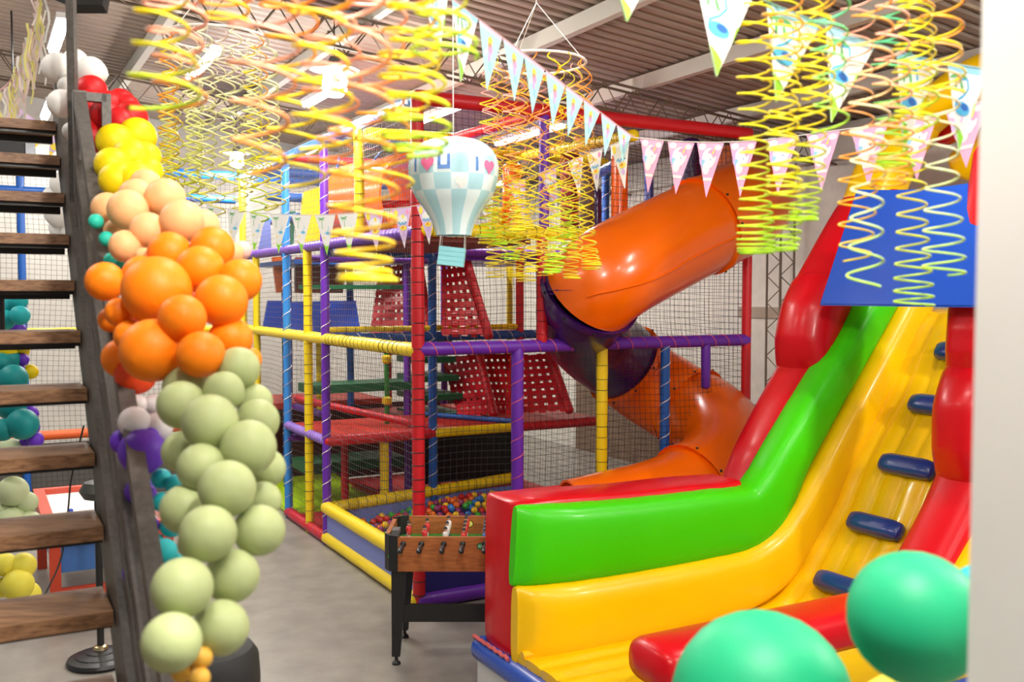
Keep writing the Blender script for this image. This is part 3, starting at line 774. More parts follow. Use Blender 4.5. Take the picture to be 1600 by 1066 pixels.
for i in range(len(pr) - 1):
    for j in range(NWS):
        a = i * (NWS + 1) + j; b.f.append((a, a + NWS + 1, a + NWS + 2, a + 1)); b.m.append(0)
bedm = mat('yellow_bed_vinyl', (0.93, 0.54, 0.0), 0.28, 0.4, bump=0.5, bscale=5)
# front lip and sides down to the ground skirt
n0 = len(b.v); front = [b.v[j].copy() for j in range(NWS + 1)]
for p in front: b.v.append(V((p.x, p.y, .30)))
for j in range(NWS): b.f.append((j, j + 1, n0 + j + 1, n0 + j)); b.m.append(0)
obj('slide_bed', b, bedm, inf, sharp=60)
ridge = MB(); ridge.sweep([I(p.x - .01, .13, p.z + .012) for p in pr[:60]], .022, n=8); obj('bed_piping', ridge, bedm, inf)
# blue foot steps on the climbing bed
def bed_point(px, py, lift=.03):
    best = None
    r = ray(px, py)
    for a, c in zip(pr, pr[1:]):
        nrm = V((-(c.z - a.z), 0, c.x - a.x)); nw = (T * nrm.x + Z * nrm.z).normalized()
        q = on_plane(px, py, I(a.x, 0, a.z), nw); t_ = (q - F0).dot(T)
        if a.x - .02 <= t_ <= c.x + .02 and a.x > 1.0: best = (q + nw * lift, nw, (T * (c.x - a.x) + Z * (c.z - a.z)).normalized())
    return best
for (x, y) in [(1322, 922), (1374, 828), (1424, 735), (1470, 640), (1512, 556)]:
    bp = bed_point(x, y)
    if not bp: print('NO BED', x, y); continue
    c, nw, up = bp; c = c + nw * .02; b = MB()
    pts = [c - U * (-.19 + .38 * i / 8) for i in range(9)]
    b.sweep(pts, [.062, .07, .07, .07, .07, .07, .07, .068, .06], [.045, .055, .057, .057, .057, .057, .057, .055, .04], n=16, up=nw, power=2.6, cap='dome')
    o = obj('foot_step', b, NAVY, inf, sharp=60)
    b = MB(); b.box(c - U * .19 - up * .06 - nw * .03, U * .38, up * .012, nw * .05); obj('seam_flap', b, mat('dark_navy_welt', (0.004, 0.008, 0.05), 0.4), o)
# near side wall, lower: red top tube over a yellow skirt tube
zt2 = .81
def NP(px, py, w_=NW + .18): return IP(px, py, w_)
t0n = (NP(1010, 1015) - F0).dot(T); t1n = (NP(1352, 935) - F0).dot(T)
b = MB(); Pn = [I(t0n + .07 + (t1n - t0n) * i / 10, NW + .18, zt2 - .105) for i in range(11)]
sweep_u(b, Pn, .19, [.115] * 11, 22, 3, 'dome'); obj('side_rail', b, RED, inf, sharp=60)
b = MB(); Pn = [I(t0n + .25 + (t1n - t0n) * i / 10, NW + .2, .46) for i in range(11)]
sweep_u(b, Pn, .17, [.20] * 11, 22, 3, 'dome'); obj('side_rail', b, YELLOW, inf, sharp=60)
redtube('leaning_tube', [(1428, 925), (1460, 868), (1488, 812), (1514, 752)], NW + .18, [.125, .13, .13, .125], th=.19, power=3)
redtube('column', [(1512, 748), (1510, 700), (1512, 640), (1522, 590)], NW + .18, [.12, .18, .18, .13], th=.2)
redtube('column', [(1526, 585), (1528, 550), (1530, 515), (1530, 478)], NW + .18, [.12, .16, .16, .13], th=.19)
b = MB(); cu = [I(2.62, NW + .18, 2.5), I(2.66, NW + .18, 2.8), I(2.72, NW + .18, 3.1), I(2.78, NW + .18, 3.4)]
b.sweep(smooth(cu, 4), .17, n=20, cap='dome'); obj('column', b, RED, inf, sharp=60)
b = MB(); b.sweep(smooth([cu[-1], (cu[-1] + arch[-1]) / 2, arch[-1]], 5), .16, n=18, cap='dome'); obj('arch_side', b, YELLOW, inf, sharp=60)
yb = redtube('near_yellow_tube', [(1450, 1010), (1510, 930), (1550, 860), (1590, 800)], NW + .42, [.16, .16, .15, .14], YELLOW, th=.17)
# blue awning stretched over the slide mouth
tA, zA = 2.30, 2.485
b = MB(); NJ = 16
tB2, zB2 = tA + .34, zA + .80
for layer in (0, -.012):
    for i in range(7):
        for j in range(NJ + 1):
            f = i / 6; g = j / NJ
            b.v.append(I(tA + (tB2 - tA) * f + .015 * math.sin(9 * g), .19 + (NW + .35) * g, zA + (zB2 - zA) * f + layer - .05 * math.sin(math.pi * g) * f))
k = 7 * (NJ + 1)
for i in range(6):
    for j in range(NJ):
        a = i * (NJ + 1) + j; f = (a, a + 1, a + NJ + 2, a + NJ + 1); b.f.append(tuple(reversed(f))); b.m.append(0); b.f.append(tuple(x + k for x in f)); b.m.append(0)
obj('awning', b, mat('blue_awning_vinyl', (0.012, 0.075, 0.46), 0.25, 0.4, bump=0.3, bscale=3), inf, sharp=0)
# skirt: white base with blue upper band
b = MB(); b.box(I(-.03, -.43, .0), T * 3.8, U * -(NW + .95), Z * .24); obj('base_skirt', b, mat('white_vinyl', (0.75, 0.75, 0.74), 0.35, 0.3), inf)
b = MB()
for (a, c) in [((-.02, -.42), (-.02, NW + .5)), ((-.02, -.42), (3.75, -.42)), ((-.02, NW + .5), (3.75, NW + .5))]:
    b.sweep([I(a[0] + (c[0] - a[0]) * i / 8, a[1] + (c[1] - a[1]) * i / 8, .29) for i in range(9)], .06, .075, n=12, cap='dome')
obj('base_band', b, BLUEV, inf, sharp=60)
b = MB(); b.box(I(0, -.42, .22), T * 3.75, U * -(NW + .92), Z * .10); obj('base_top', b, YELLOW, inf)
b = MB(); c = I(-.034, -.15, .12)
b.poly([c + (-U * math.sin(i * math.pi / 5) + Z * math.cos(i * math.pi / 5)) * (.05 if i % 2 == 0 else .02) - T * .002 for i in range(10)]); obj('star_print', b, YELLOW, inf)
b = MB(); b.sweep([I(-.05, -.44 + .46 * i / 12, .37 + .006 * math.sin(i * 3)) for i in range(13)], .013, n=6); obj('frayed_edge', b, mat('pale_red_fringe', (0.65, 0.12, 0.12), 0.8), inf)

# ------------------------------------------------------------------ table football
fz = .90; fx0 = at(596, 853, 6.5).x; fy0 = 6.58; FL, FW_ = 1.22, .66
tf = thing('football_table', (fx0 + FL / 2, fy0 + FW_ / 2, 0), 'wooden table football game with black legs beside the red inflatable end', 'game table')
X, Y = V((1, 0, 0)), V((0, 1, 0))
o0 = V((fx0, fy0, 0)); ht = .235
b = MB(); b.box(o0 + X * .10 + Z * (fz - ht), X * (FL - .2), Y * .03, Z * ht); fp_ = obj('front_panel', b, CABW, tf)
b = MB(); b.box(o0 + X * .10 + Y * (FW_ - .03) + Z * (fz - ht), X * (FL - .2), Y * .03, Z * ht); obj('back_panel', b, CABW, tf)
for xx in (0, FL - .03):
    b = MB(); b.box(o0 + X * xx + Y * .1 + Z * (fz - ht), X * .03, Y * (FW_ - .2), Z * ht); obj('end_panel', b, CABW, tf)
for (cx, cy, sx, sy) in [(0, 0, 1, 1), (FL, 0, -1, 1), (0, FW_, 1, -1), (FL, FW_, -1, -1)]:
    b = MB(); q = [(0, .09), (.035, .03), (.11, 0), (.11, .035), (.05, .06), (.035, .09)]
    P0 = [o0 + X * (cx + sx * a) + Y * (cy + sy * c_) + Z * (fz - ht - .005) for a, c_ in q]; P1 = [p + Z * (ht + .012) for p in P0]
    b.poly(P0 if sx * sy < 0 else list(reversed(P0))); b.poly(list(reversed(P1)) if sx * sy < 0 else P1)
    for i in range(6):
        j = (i + 1) % 6; f = (P0[i], P0[j], P1[j], P1[i]); b.quad(*(f if sx * sy > 0 else reversed(f)))
    obj('corner_guard', b, BLACK, tf)
    # tapering leg with screw foot
    b = MB(); lx, ly = cx + sx * .05, cy + sy * .04; zt_ = fz - ht + .02
    A = [o0 + X * (lx + sx * a) + Y * (ly + sy * c_) + Z * zt_ for a, c_ in ((0, 0), (.11, 0), (.11, .07), (0, .07))]
    Bq = [o0 + X * (lx + sx * a) + Y * (ly + sy * c_) + Z * .06 for a, c_ in ((0, 0), (.055, 0), (.055, .05), (0, .05))]
    b.poly(A); b.poly(list(reversed(Bq)))
    for i in range(4): b.quad(A[i], Bq[i], Bq[(i + 1) % 4], A[(i + 1) % 4])
    lg = obj('leg', b, BLACK, tf)
    b = MB(); b.lathe([(.03, 0), (.03, .012), (.012, .03), (.012, .065)], o0 + X * (lx + sx * .028) + Y * (ly + sy * .025), 12); obj('screw_foot', b, BLACK, lg)
for yy in (.05,):
    b = MB(); b.box(o0 + X * .12 + Y * yy + Z * .30, X * (FL - .24), Y * .03, Z * .12); obj('cross_rail', b, BLACK, tf)
b = MB(); b.box(o0 + X * .03 + Y * .03 + Z * (fz - .15), X * (FL - .06), Y * (FW_ - .06), Z * .02); obj('playfield', b, mat('green_pitch', (0.03, 0.28, 0.04), 0.4), tf)
b = MB(); b.lathe([(.022, 0), (.022, .01), (.0, .012)], o0 + X * .155 + Y * 0.0 + Z * (fz - .17), 10, axis=-Y); b.lathe([(.008, 0), (.008, .006)], o0 + X * .175 + Z * (fz - .2), 8, axis=-Y)
gd = MB(); gd.box(o0 + X * .045 + Y * .12 + Z * (fz - .01), X * .05, Y * .10, Z * .03); obj('score_counter', gd, mat('grey_counter', (.12, .12, .12), .4), tf)
chrome = mat('chrome', (0.7, 0.7, 0.72), 0.2, metal=1.0); skin = mat('toy_skin', (0.6, 0.32, 0.2), 0.5)
man_cols = {'r': (mat('toy_red', (0.6, .03, .03), .4), mat('toy_white', (.75, .72, .7), .4)), 'w': (_m['toy_white'], mat('toy_navy', (.05, .08, .3), .4)), 'b': (mat('toy_blue', (.06, .16, .5), .4), _m['toy_white'])}
def man(p, kind):
    b = MB(); p = V(p)
    b.cbox(p + Z * -.085, .009, .016, .010, 0); b.cbox(p + Z * -.055, .008, .011, .025, 0)
    b.lathe([(.011, -.035), (.017, -.02), (.020, .0), (.022, .018), (.017, .03), (.006, .036)], p, 10, 1)
    b.lathe([(.003, .032), (.011, .04), (.013, .05), (.010, .062), (.003, .067)], p, 10, 2)
    b.lathe([(.0135, .052), (.012, .062), (.004, .07)], p, 8, 3)
    return b
for i, (px, kind, pos) in enumerate([(628, 'r', (.33,)), (657, 'r', (.2, .42)), (692, 'w', (.16, .33, .5)), (722, 'r', (.12, .24, .36, .48, .56)), (757, 'b', (.1, .21, .32, .43, .55)), (788, 'r', (.16, .33, .5)), (818, 'w', (.2, .42)), (848, 'b', (.33,))]):
    xr = at(px, 862, 6.5).x; zr = fz - .045; tilt = random.uniform(-.3, .3)
    b = MB(); b.sweep([V((xr, fy0 - .10, zr)), V((xr, fy0 + FW_ + .06, zr))], .0075, n=8); rd = obj('rod', b, chrome, tf)
    b = MB(); b.sweep([V((xr, fy0 - .21, zr)), V((xr, fy0 - .19, zr)), V((xr, fy0 - .15, zr)), V((xr, fy0 - .10, zr))], [.014, .019, .016, .019], n=12, cap='dome'); obj('handle', b, BLACK, rd)
    b = MB(); b.lathe([(.02, 0), (.02, .012), (.012, .018)], V((xr, fy0, zr)), 14, axis=-Y); obj('bushing', b, BLACK, rd)
    for yy in pos:
        m1, m2 = man_cols[kind]; obj('player', man(V((xr, fy0 + .03 + yy, zr + .005)), kind), [m2, m1, skin, BLACK], rd, sharp=50)
def sticker(c, r, m1, m2, par):
    b = MB(); b.lathe([(0, .002), (r, .002), (r, 0)], c, 20, 0, axis=-Y); b.lathe([(0, .0035), (r * .8, .0035), (r * .8, .002)], c, 20, 1, axis=-Y)
    o = obj('sticker', b, [m1, m2], par)
    bb = MB()
    for k in range(5): bb.cbox(c + V((-r * .5 + k * r * .25, -.0045, (.1 if k % 2 else -.1) * r)), r * .06, .0005, r * .2)
    obj('sticker_mark', bb, WHITE, o)
sticker(V((at(750, 862, 6.5).x, fy0, fz - .06)), .024, BLACK, mat('sticker_green', (.04, .33, .12), .4), tf)
sticker(V((at(733, 823, 7.1).x, fy0 + FW_ - .03, fz - .055)), .027, BLACK, mat('sticker_yellow', (.8, .75, .05), .4), tf)
b = uvball(.018, 16, 12); cc = V((at(738, 838, 6.9).x, 6.9, fz - .112)); b.v = [v + cc for v in b.v]
tag(obj('football', b, _m['ball_red_plastic'], sharp=0), 'small red ball lying on the green table football pitch', 'ball')
# ------------------------------------------------------------------ air hockey table and odds and ends at the left
hp = [on_plane(x, y, V((0, 0, .74)), Z) for x, y in ((72, 832), (146, 826))]
hx = T; ho = V((hp[0].x, hp[0].y, 0)); 
ah = thing('air_hockey_table', ho + T * .35 + U * .8, 'red framed air hockey table with white top behind the stairs', 'game table')
RF = mat('orange_red_frame', (0.55, 0.05, 0.015), 0.4, 0.3)
LH, WH = 1.9, .95
b = MB(); b.box(ho + U * .09 + T * .09 + Z * .66, U * (LH - .18), T * (WH - .18), Z * .03); obj('playing_top', b, mat('white_laminate', (.82, .81, .79), .3), ah)
for (o_, a, c) in [(ho, U * LH, T * .09), (ho + T * (WH - .09), U * LH, T * .09), (ho + T * .09, U * .09, T * (WH - .18)), (ho + T * .09 + U * (LH - .09), U * .09, T * (WH - .18))]:
    b = MB(); b.box(o_ + Z * .62, a, c, Z * .12); obj('frame_rail', b, RF, ah)
b = MB(); b.box(ho + U * .05 + T * .05 + Z * .40, U * (LH - .1), T * (WH - .1), Z * .22); obj('cabinet', b, mat('blue_board', (.05, .15, .42), .4), ah)
for (a, c) in ((.02, .02), (.02, WH - .1), (LH - .1, .02), (LH - .1, WH - .1)):
    b = MB(); b.box(ho + U * a + T * c, U * .08, T * .08, Z * .62); obj('leg', b, RF, ah)
b = MB(); b.box(ho + T * .1 + U * .04 + Z * .2, T * (WH - .2), U * .03, Z * .08); obj('stretcher', b, RF, ah)
mp_ = on_plane(110, 806, V((0, 0, .70)), Z)
b = MB(); b.lathe([(.06, -.008), (.06, .01), (.05, .02), (.025, .022), (.022, .05), (.015, .058), (.002, .06)], mp_, 20)
tag(obj('hockey_mallet', b, mat('blue_mallet', (.01, .06, .4), .3, .4)), 'round blue mallet with a knob on the white air hockey top', 'mallet')
pk = on_plane(127, 808, V((0, 0, .70)), Z)
b = MB(); b.lathe([(.04, -.008), (.042, 0), (.04, .006), (.002, .007)], pk, 20); tag(obj('hockey_puck', b, RF), 'flat orange puck beside the blue mallet', 'puck')
# stand with a heavy round base behind the treads
gp = on_plane(158, 1035, V((0, 0, 0)), Z)
fs = thing('pedestal_stand', gp, 'black pedestal stand with a ribbed round base, seen between the treads', 'stand')
b = MB(); b.lathe([(.215, 0), (.225, .02), (.215, .04), (.17, .055), (.165, .062), (.10, .075), (.095, .082), (.05, .09), (.045, .1)], gp, 32); obj('base', b, BLACK, fs, sharp=25)
b = MB(); b.lathe([(.05, .095), (.045, .115), (.028, .125)], gp, 20); obj('collar', b, mat('brass_collar', (.5, .4, .22), .3, metal=1.0), fs)
b = MB(); b.sweep([gp + Z * .1, gp + Z * 1.15], .024, n=12); obj('pole', b, BLACK, fs)
b = MB(); b.lathe([(.02, 1.13), (.09, 1.15), (.12, 1.2), (.09, 1.26), (.02, 1.28)], gp, 20); obj('head', b, mat('grey_head', (.05, .05, .045), .4), fs)
# cable dangling over the treads
b = MB(); b.sweep(smooth([at(131, 665, 6.0), at(112, 745, 6.1), at(106, 800, 6.2), at(96, 870, 6.4), at(75, 920, 6.7), at(52, 957, 7.2)], 6), .006, n=6)
tag(obj('cable', b, BLACK), 'thin black cable hanging down in front of the air hockey table', 'cable')
# loudspeaker by the fence
q = at(27, 238, 9.5); spk = thing('loudspeaker', q, 'black loudspeaker box high on the court fence, left edge', 'speaker')
b = MB(); b.cbox(q, .13, .10, .17); obj('cabinet', b, BLACK, spk)
b = MB(); b.cbox(q + V((0, -.102, 0)), .115, .004, .155); obj('grille', b, mat('grey_grille', (.04, .04, .04), .7, bump=.5, bscale=200), spk)
b = MB(); b.sweep([q + V((-.05, .05, .15)), V((q.x - .05, q.y + .05, roofz((q - C0).dot(T)) - .1))], .01, n=6); obj('hanger', b, BLACK, spk)
q = at(2, 455, 5.2); b = MB(); b.cbox(q, .075, .05, .035, ax=(V((.95, 0, .1)).normalized(), Y, V((-.1, 0, .95)).normalized())); b.sweep([q, V((q.x, q.y, q.z - .25))], .015, n=8)
tag(obj('projector', b, BLACK), 'flat black device above the turquoise balloons at the left edge', 'device')
# black pouf under the garland's lower end
c = at(318, 1060, 3.3); b = MB(); hh = .20
b.lathe([(.16, -hh), (.185, -hh + .03), (.19, 0), (.185, .075), (.165, .105), (.12, .115), (.01, .118)], c, 28)
b.lathe([(.15, -c.z), (.15, -hh)], c, 20)
tag(obj('drum_stand', b, mat('matt_black', (.008, .008, .008), .7)), 'matt black round stand below the lowest sage green balloons', 'stand')

# ------------------------------------------------------------------ balloons
def balloon_mesh(name, m):
    b = MB(); pr_ = []
    for i in range(17):
        a = math.pi * i / 16; r = math.sin(a); h = -math.cos(a)
        if h < -.35: h = h * (1 + .10 * ((-h - .35) / .65) ** 2)
        pr_.append((r, h))
    pr_[0] = (.035, -1.10)
    pr_ = [(.07, -1.19), (.03, -1.14)] + pr_
    b.lathe([(r * .5, h * .5) for r, h in pr_], n=28); return b.mesh(name, m, sharp=0)
BCOL = {'white': ((.78, .76, .72), 'white'), 'red': ((.55, .006, .008), 'red'), 'yellow': ((.85, .63, .0), 'yellow'), 'peach': ((.86, .46, .20), 'peach'),
        'orange': ((.95, .22, .0), 'orange'), 'deep': ((.80, .06, .005), 'orange red'), 'sage': ((.42, .48, .22), 'sage green'), 'gold': ((.70, .38, .05), 'gold'), 'mint': ((.02, .50, .37), 'mint green'),
        'cyan': ((.02, .47, .50), 'turquoise'), 'teal': ((.005, .26, .27), 'dark teal'), 'purple': ((.13, .03, .50), 'purple'), 'pale': ((.58, .66, .38), 'pale green'),
        'lemon': ((.84, .74, .08), 'lemon yellow'), 'pink': ((.85, .48, .42), 'pale pink'), 'pearl': ((.66, .62, .62), 'pearl white'), 'emerald': ((.010, .38, .17), 'emerald green')}
BM = {k: balloon_mesh('balloon_' + k, mat('balloon_latex_' + k, v[0], .5, .0, spec=.35)) for k, v in BCOL.items()}
def garland(items, where, dfun, group, step=.012):
    by = {}
    for i, it in enumerate(items):
        x, y, dia, col = it[:4]; d = dfun(y) - step * it[4] if len(it) > 4 else dfun(y)
        by.setdefault(col, []).append((y, x, dia, d))
    for col, L in by.items():
        L.sort()
        for n_, (y, x, dia, d) in enumerate(L):
            o = bpy.data.objects.new('balloon', BM[col]); o.location = at(x, y, d); D = dia * 1.07 * d / F
            sq = random.uniform(.96, 1.04); o.scale = (D * sq, D * sq, D)
            o.rotation_euler = (random.uniform(1.2, 2.0), random.uniform(-.6, .6), random.uniform(-.8, .8)) if dia > 0 else (0, 0, 0)
            link(o)
            cn = BCOL[col][1]
            if len(L) == 1: lb = 'only %s balloon %s' % (cn, where)
            else: lb = '%s balloon %s, %s from top of its colour' % (cn, where, ORD[n_]) if n_ else 'topmost %s balloon %s' % (cn, where)
            tag(o, lb, 'balloon', group)
def interp(tab):
    def f(y):
        if y <= tab[0][0]: return tab[0][1]
        for (a, p), (c, q) in zip(tab, tab[1:]):
            if y <= c: return p + (q - p) * (y - a) / (c - a)
        return tab[-1][1]
    return f
main = [  # x, y, diameter in px, colour, nearness step
    (118, 96, 37, 'white', 0), (105, 135, 28, 'white', 1), (112, 205, 26, 'white', 0), (90, 106, 43, 'white', 3), (142, 112, 43, 'white', 4), (97, 162, 42, 'white', 3),
    (122, 162, 34, 'red', 3), (150, 195, 52, 'red', 2), (145, 215, 46, 'red', 1), (188, 160, 40, 'red', 2), (198, 168, 38, 'red', 3), (143, 142, 46, 'red', 7), (140, 165, 44, 'red', 6), (170, 164, 40, 'red', 6), (165, 180, 46, 'red', 8), (205, 183, 46, 'red', 5), (188, 192, 46, 'red', 6),
    (228, 245, 44, 'yellow', 1), (232, 268, 42, 'yellow', 2), (215, 212, 54, 'yellow', 5), (180, 222, 55, 'yellow', 8), (205, 246, 54, 'yellow', 9), (175, 258, 50, 'yellow', 11), (183, 282, 52, 'yellow', 9), (212, 282, 54, 'yellow', 8),
    (168, 326, 46, 'peach', 4), (183, 362, 40, 'peach', 3), (228, 288, 46, 'peach', 9), (213, 306, 48, 'peach', 10), (258, 310, 60, 'peach', 14), (200, 328, 58, 'peach', 16), (318, 352, 46, 'peach', 10), (232, 360, 54, 'peach', 20), (284, 346, 66, 'peach', 22), (196, 385, 48, 'peach', 18), (226, 402, 28, 'peach', 19), (378, 391, 28, 'pink', 0),
    (215, 510, 52, 'deep', 6), (228, 500, 56, 'deep', 8), (212, 585, 60, 'deep', 4), (300, 470, 60, 'deep', 4), (190, 560, 56, 'orange', 5), (365, 395, 30, 'peach', 10), (173, 500, 36, 'orange', 5), (265, 396, 62, 'orange', 24), (332, 388, 64, 'orange', 25), (222, 430, 56, 'orange', 22), (313, 421, 70, 'orange', 32), (164, 440, 56, 'orange', 24), (375, 438, 62, 'orange', 28), (245, 454, 104, 'orange', 34), (346, 470, 74, 'orange', 36), (187, 488, 44, 'orange', 26), (285, 497, 70, 'orange', 42),
    (360, 530, 66, 'orange', 26), (204, 525, 48, 'orange', 24), (390, 562, 36, 'orange', 18), (238, 548, 94, 'orange', 36), (313, 554, 70, 'orange', 40),
    (372, 576, 66, 'sage', 34), (290, 606, 66, 'sage', 30), (315, 600, 44, 'sage', 26), (350, 612, 58, 'sage', 40), (398, 628, 52, 'sage', 28), (283, 633, 70, 'sage', 40), (402, 658, 66, 'sage', 34), (328, 660, 80, 'sage', 48), (286, 706, 64, 'sage', 38), (388, 700, 80, 'sage', 46), (314, 731, 70, 'sage', 48), (416, 732, 58, 'sage', 32), (410, 782, 58, 'sage', 36), (355, 764, 82, 'sage', 54), (288, 796, 70, 'sage', 46), (302, 850, 46, 'sage', 38), (405, 829, 78, 'sage', 48), (325, 834, 84, 'sage', 58), (362, 900, 80, 'sage', 50), (285, 919, 87, 'sage', 60), (345, 981, 82, 'sage', 52), (268, 1004, 89, 'sage', 62),
    (315, 1028, 33, 'gold', 56), (285, 1050, 33, 'gold', 56), (312, 1060, 32, 'gold', 58),
]
garland(main, 'in the big stair garland', interp([(90, 4.45), (215, 4.15), (250, 3.75), (310, 3.35), (500, 2.95), (700, 2.7), (1000, 2.5)]), 'balloons of the big stair garland')
garland([(150, 346, 22, 'mint', 0), (166, 373, 21, 'mint', 1), (175, 407, 24, 'mint', 0), (191, 414, 22, 'mint', 2),
         (214, 634, 33, 'pearl', 1), (241, 632, 30, 'pearl', 0), (210, 660, 47, 'pearl', 4), (246, 668, 44, 'pearl', 2),
         (192, 690, 38, 'purple', 2), (222, 706, 66, 'purple', 5), (236, 680, 22, 'purple', 4), (250, 702, 30, 'purple', 3), (218, 768, 44, 'purple', 0), (232, 823, 32, 'purple', 2), (214, 895, 40, 'purple', 0), (236, 930, 30, 'purple', 0), (226, 775, 36, 'purple', 1),
         (252, 748, 30, 'cyan', 2), (275, 758, 32, 'cyan', 3), (255, 785, 30, 'cyan', 4), (268, 822, 34, 'cyan', 2), (232, 850, 40, 'cyan', 3), (256, 862, 40, 'cyan', 6), (241, 893, 24, 'cyan', 4), (212, 858, 22, 'cyan', 2), (280, 880, 30, 'cyan', 1)],
        'in the small garland behind the handrail', interp([(340, 3.1), (420, 3.1), (500, 3.0), (650, 2.75), (950, 2.7)]), 'balloons of the small garland behind the handrail', .02)
garland([(28, 470, 28, 'cyan', 3), (10, 482, 30, 'cyan', 2), (31, 493, 28, 'cyan', 5), (8, 500, 30, 'cyan', 4), (27, 516, 26, 'purple', 0), (5, 526, 28, 'purple', 0), (34, 537, 28, 'yellow', 2), (34, 548, 22, 'yellow', 1), (12, 548, 30, 'yellow', 3), (35, 562, 18, 'purple', 2), (33, 578, 14, 'purple', 2), (47, 581, 23, 'yellow', 1),
         (2, 568, 30, 'teal', 5), (14, 562, 32, 'teal', 3), (20, 592, 44, 'teal', 6), (0, 605, 26, 'teal', 4), (18, 635, 42, 'teal', 3), (35, 663, 46, 'teal', 6), (4, 672, 34, 'teal', 7), (46, 646, 24, 'purple', 1), (50, 668, 22, 'purple', 2), (55, 687, 24, 'purple', 3), (42, 688, 20, 'purple', 2),
         (18, 712, 50, 'pale', 2), (54, 714, 26, 'white', 0), (20, 768, 46, 'pale', 2), (42, 785, 32, 'pale', 1), (18, 815, 44, 'pale', 3), (44, 819, 38, 'pale', 2), (6, 800, 30, 'pale', 2),
         (6, 882, 36, 'lemon', 3), (36, 884, 38, 'lemon', 2), (28, 914, 46, 'lemon', 4), (42, 930, 40, 'lemon', 2), (4, 918, 30, 'lemon', 3), (12, 958, 40, 'lemon', 5)],
        'in the garland at the left edge', lambda y: 5.6, 'balloons of the garland at the left edge', .035)
garland([(97, 287, 36, 'white', 3), (90, 312, 44, 'white', 1), (94, 332, 44, 'white', 3), (98, 356, 38, 'white', 1), (110, 362, 30, 'white', 2)],
        'in the bunch hung behind the upper treads', lambda y: 7.5, 'white balloons behind the upper treads', .05)
garland([(1430, 966, 198, 'emerald', 3), (1190, 1098, 262, 'emerald', 0), (1432, 1160, 210, 'lemon', 0), (1540, 930, 96, 'cyan', 0), (1150, 1180, 120, 'emerald', 0)],
        'near the camera at lower right', lambda y: 1.75, 'balloons near the camera', .06)

# ------------------------------------------------------------------ spiral streamer mobiles
def ramp_mat(name, cols):
    m = bpy.data.materials.new(name); m.use_nodes = True; nt = m.node_tree; b = nt.nodes['Principled BSDF']
    tc = nt.nodes.new('ShaderNodeTexCoord'); sx = nt.nodes.new('ShaderNodeSeparateXYZ'); cr = nt.nodes.new('ShaderNodeValToRGB')
    nt.links.new(tc.outputs['Generated'], sx.inputs[0]); nt.links.new(sx.outputs['Z'], cr.inputs['Fac']); nt.links.new(cr.outputs['Color'], b.inputs['Base Color'])
    e = cr.color_ramp.elements
    while len(e) < len(cols): e.new(.5)
    for i, c in enumerate(cols): e[i].position = i / (len(cols) - 1); e[i].color = (*c, 1)
    b.inputs['Roughness'].default_value = .35; pass
    return m
cY, cO, cG, cK, cM, cW = (.90, .72, .01), (.95, .34, .03), (.48, .82, .02), (.93, .42, .32), (.10, .62, .32), (.80, .82, .55)
SPM = [ramp_mat('spiral_yellow_orange', [cY, cY, cO, cO]), ramp_mat('spiral_lime_yellow', [cG, cY, cY, cG]), ramp_mat('spiral_pink_orange', [cY, cO, cK, cK]),
       ramp_mat('spiral_yellow', [cG, cY, cY]), ramp_mat('spiral_orange_pink', [cO, cK, cO]), ramp_mat('spiral_mint', [cG, cM, cM]), ramp_mat('spiral_pale', [cG, cW, cO, cO]),
       ramp_mat('spiral_cream', [(.80, .74, .10), (.82, .80, .40), (.84, .84, .55)]), ramp_mat('spiral_lime_cream', [(.75, .80, .05), (.78, .82, .30), (.80, .60, .55)])]
def spiral(top, L, r, turns, wire, n, sway, ease, sides):
    N = int(turns * n); ph = random.random() * 6.28; a0 = random.uniform(-1, 1); pts = []
    for i in range(N + 1):
        f = i / N; z = -L * (1 - (1 - f) ** ease); th = ph + f * turns * 2 * math.pi
        rr = r * (1 + .15 * math.sin(f * 9 + a0 * 4)) * min(1, .35 + f * 12)
        c = V((sway * math.sin(f * 2.2 + a0 * 3) * f, sway * math.cos(f * 2.7 + a0) * f, 0))
        pts.append(V(top) + c + V((rr * math.cos(th), rr * math.sin(th), z)))
    b = MB(); b.sweep(pts, wire, n=sides, cap=None); return b
def mobile(c, R, N, Ls, mats_, label, r=.048, turns=18, wire=.0025, n=14, sides=4, sway=.04, ease=2.0, hang=1.0, rmin=.45, only=None):
    c = V(c); g = thing('spiral_mobile', c, label, 'decoration', 'hoops hung with spiral streamers')
    b = MB(); b.sweep([c + V((R * math.cos(i * math.pi / 16), R * math.sin(i * math.pi / 16), 0)) for i in range(32)], .006, n=6, closed=True); obj('hoop', b, CORD_W, g)
    b = MB(); ap = c + Z * .28; tp_ = V((c.x, c.y, max(roofz((c - C0).dot(T)) - .15, c.z + .5)))
    for i in range(3): b.strand([c + V((R * math.cos(2.1 * i), R * math.sin(2.1 * i), 0)), ap], .0018)
    b.strand([ap, tp_], .0018); obj('hanging_string', b, STRING, g)
    for i in range(N):
        a = 2 * math.pi * i / N + random.uniform(-.1, .1); rr = R * (1 if i % 3 else random.uniform(rmin, 1))
        L = random.uniform(*Ls); tn = turns * random.uniform(.8, 1.2) * (.5 + .5 * L / Ls[1])
        o = obj('spiral_streamer', spiral(c + V((rr * math.cos(a), rr * math.sin(a), 0)), L, r * random.uniform(.8, 1.15), tn, wire * random.uniform(.85, 1.2), n, sway, ease * random.uniform(.85, 1.2), sides), random.choice(mats_), g, sharp=0)
mobile(at(338, 60, 4.6), .235, 22, (.66, .88), [SPM[7], SPM[8], SPM[7], SPM[8], SPM[3], SPM[0]], 'spiral streamer mobile with a pale wire hoop left of the hot air balloon lantern', turns=11, ease=1.2, r=.038, wire=.0036)
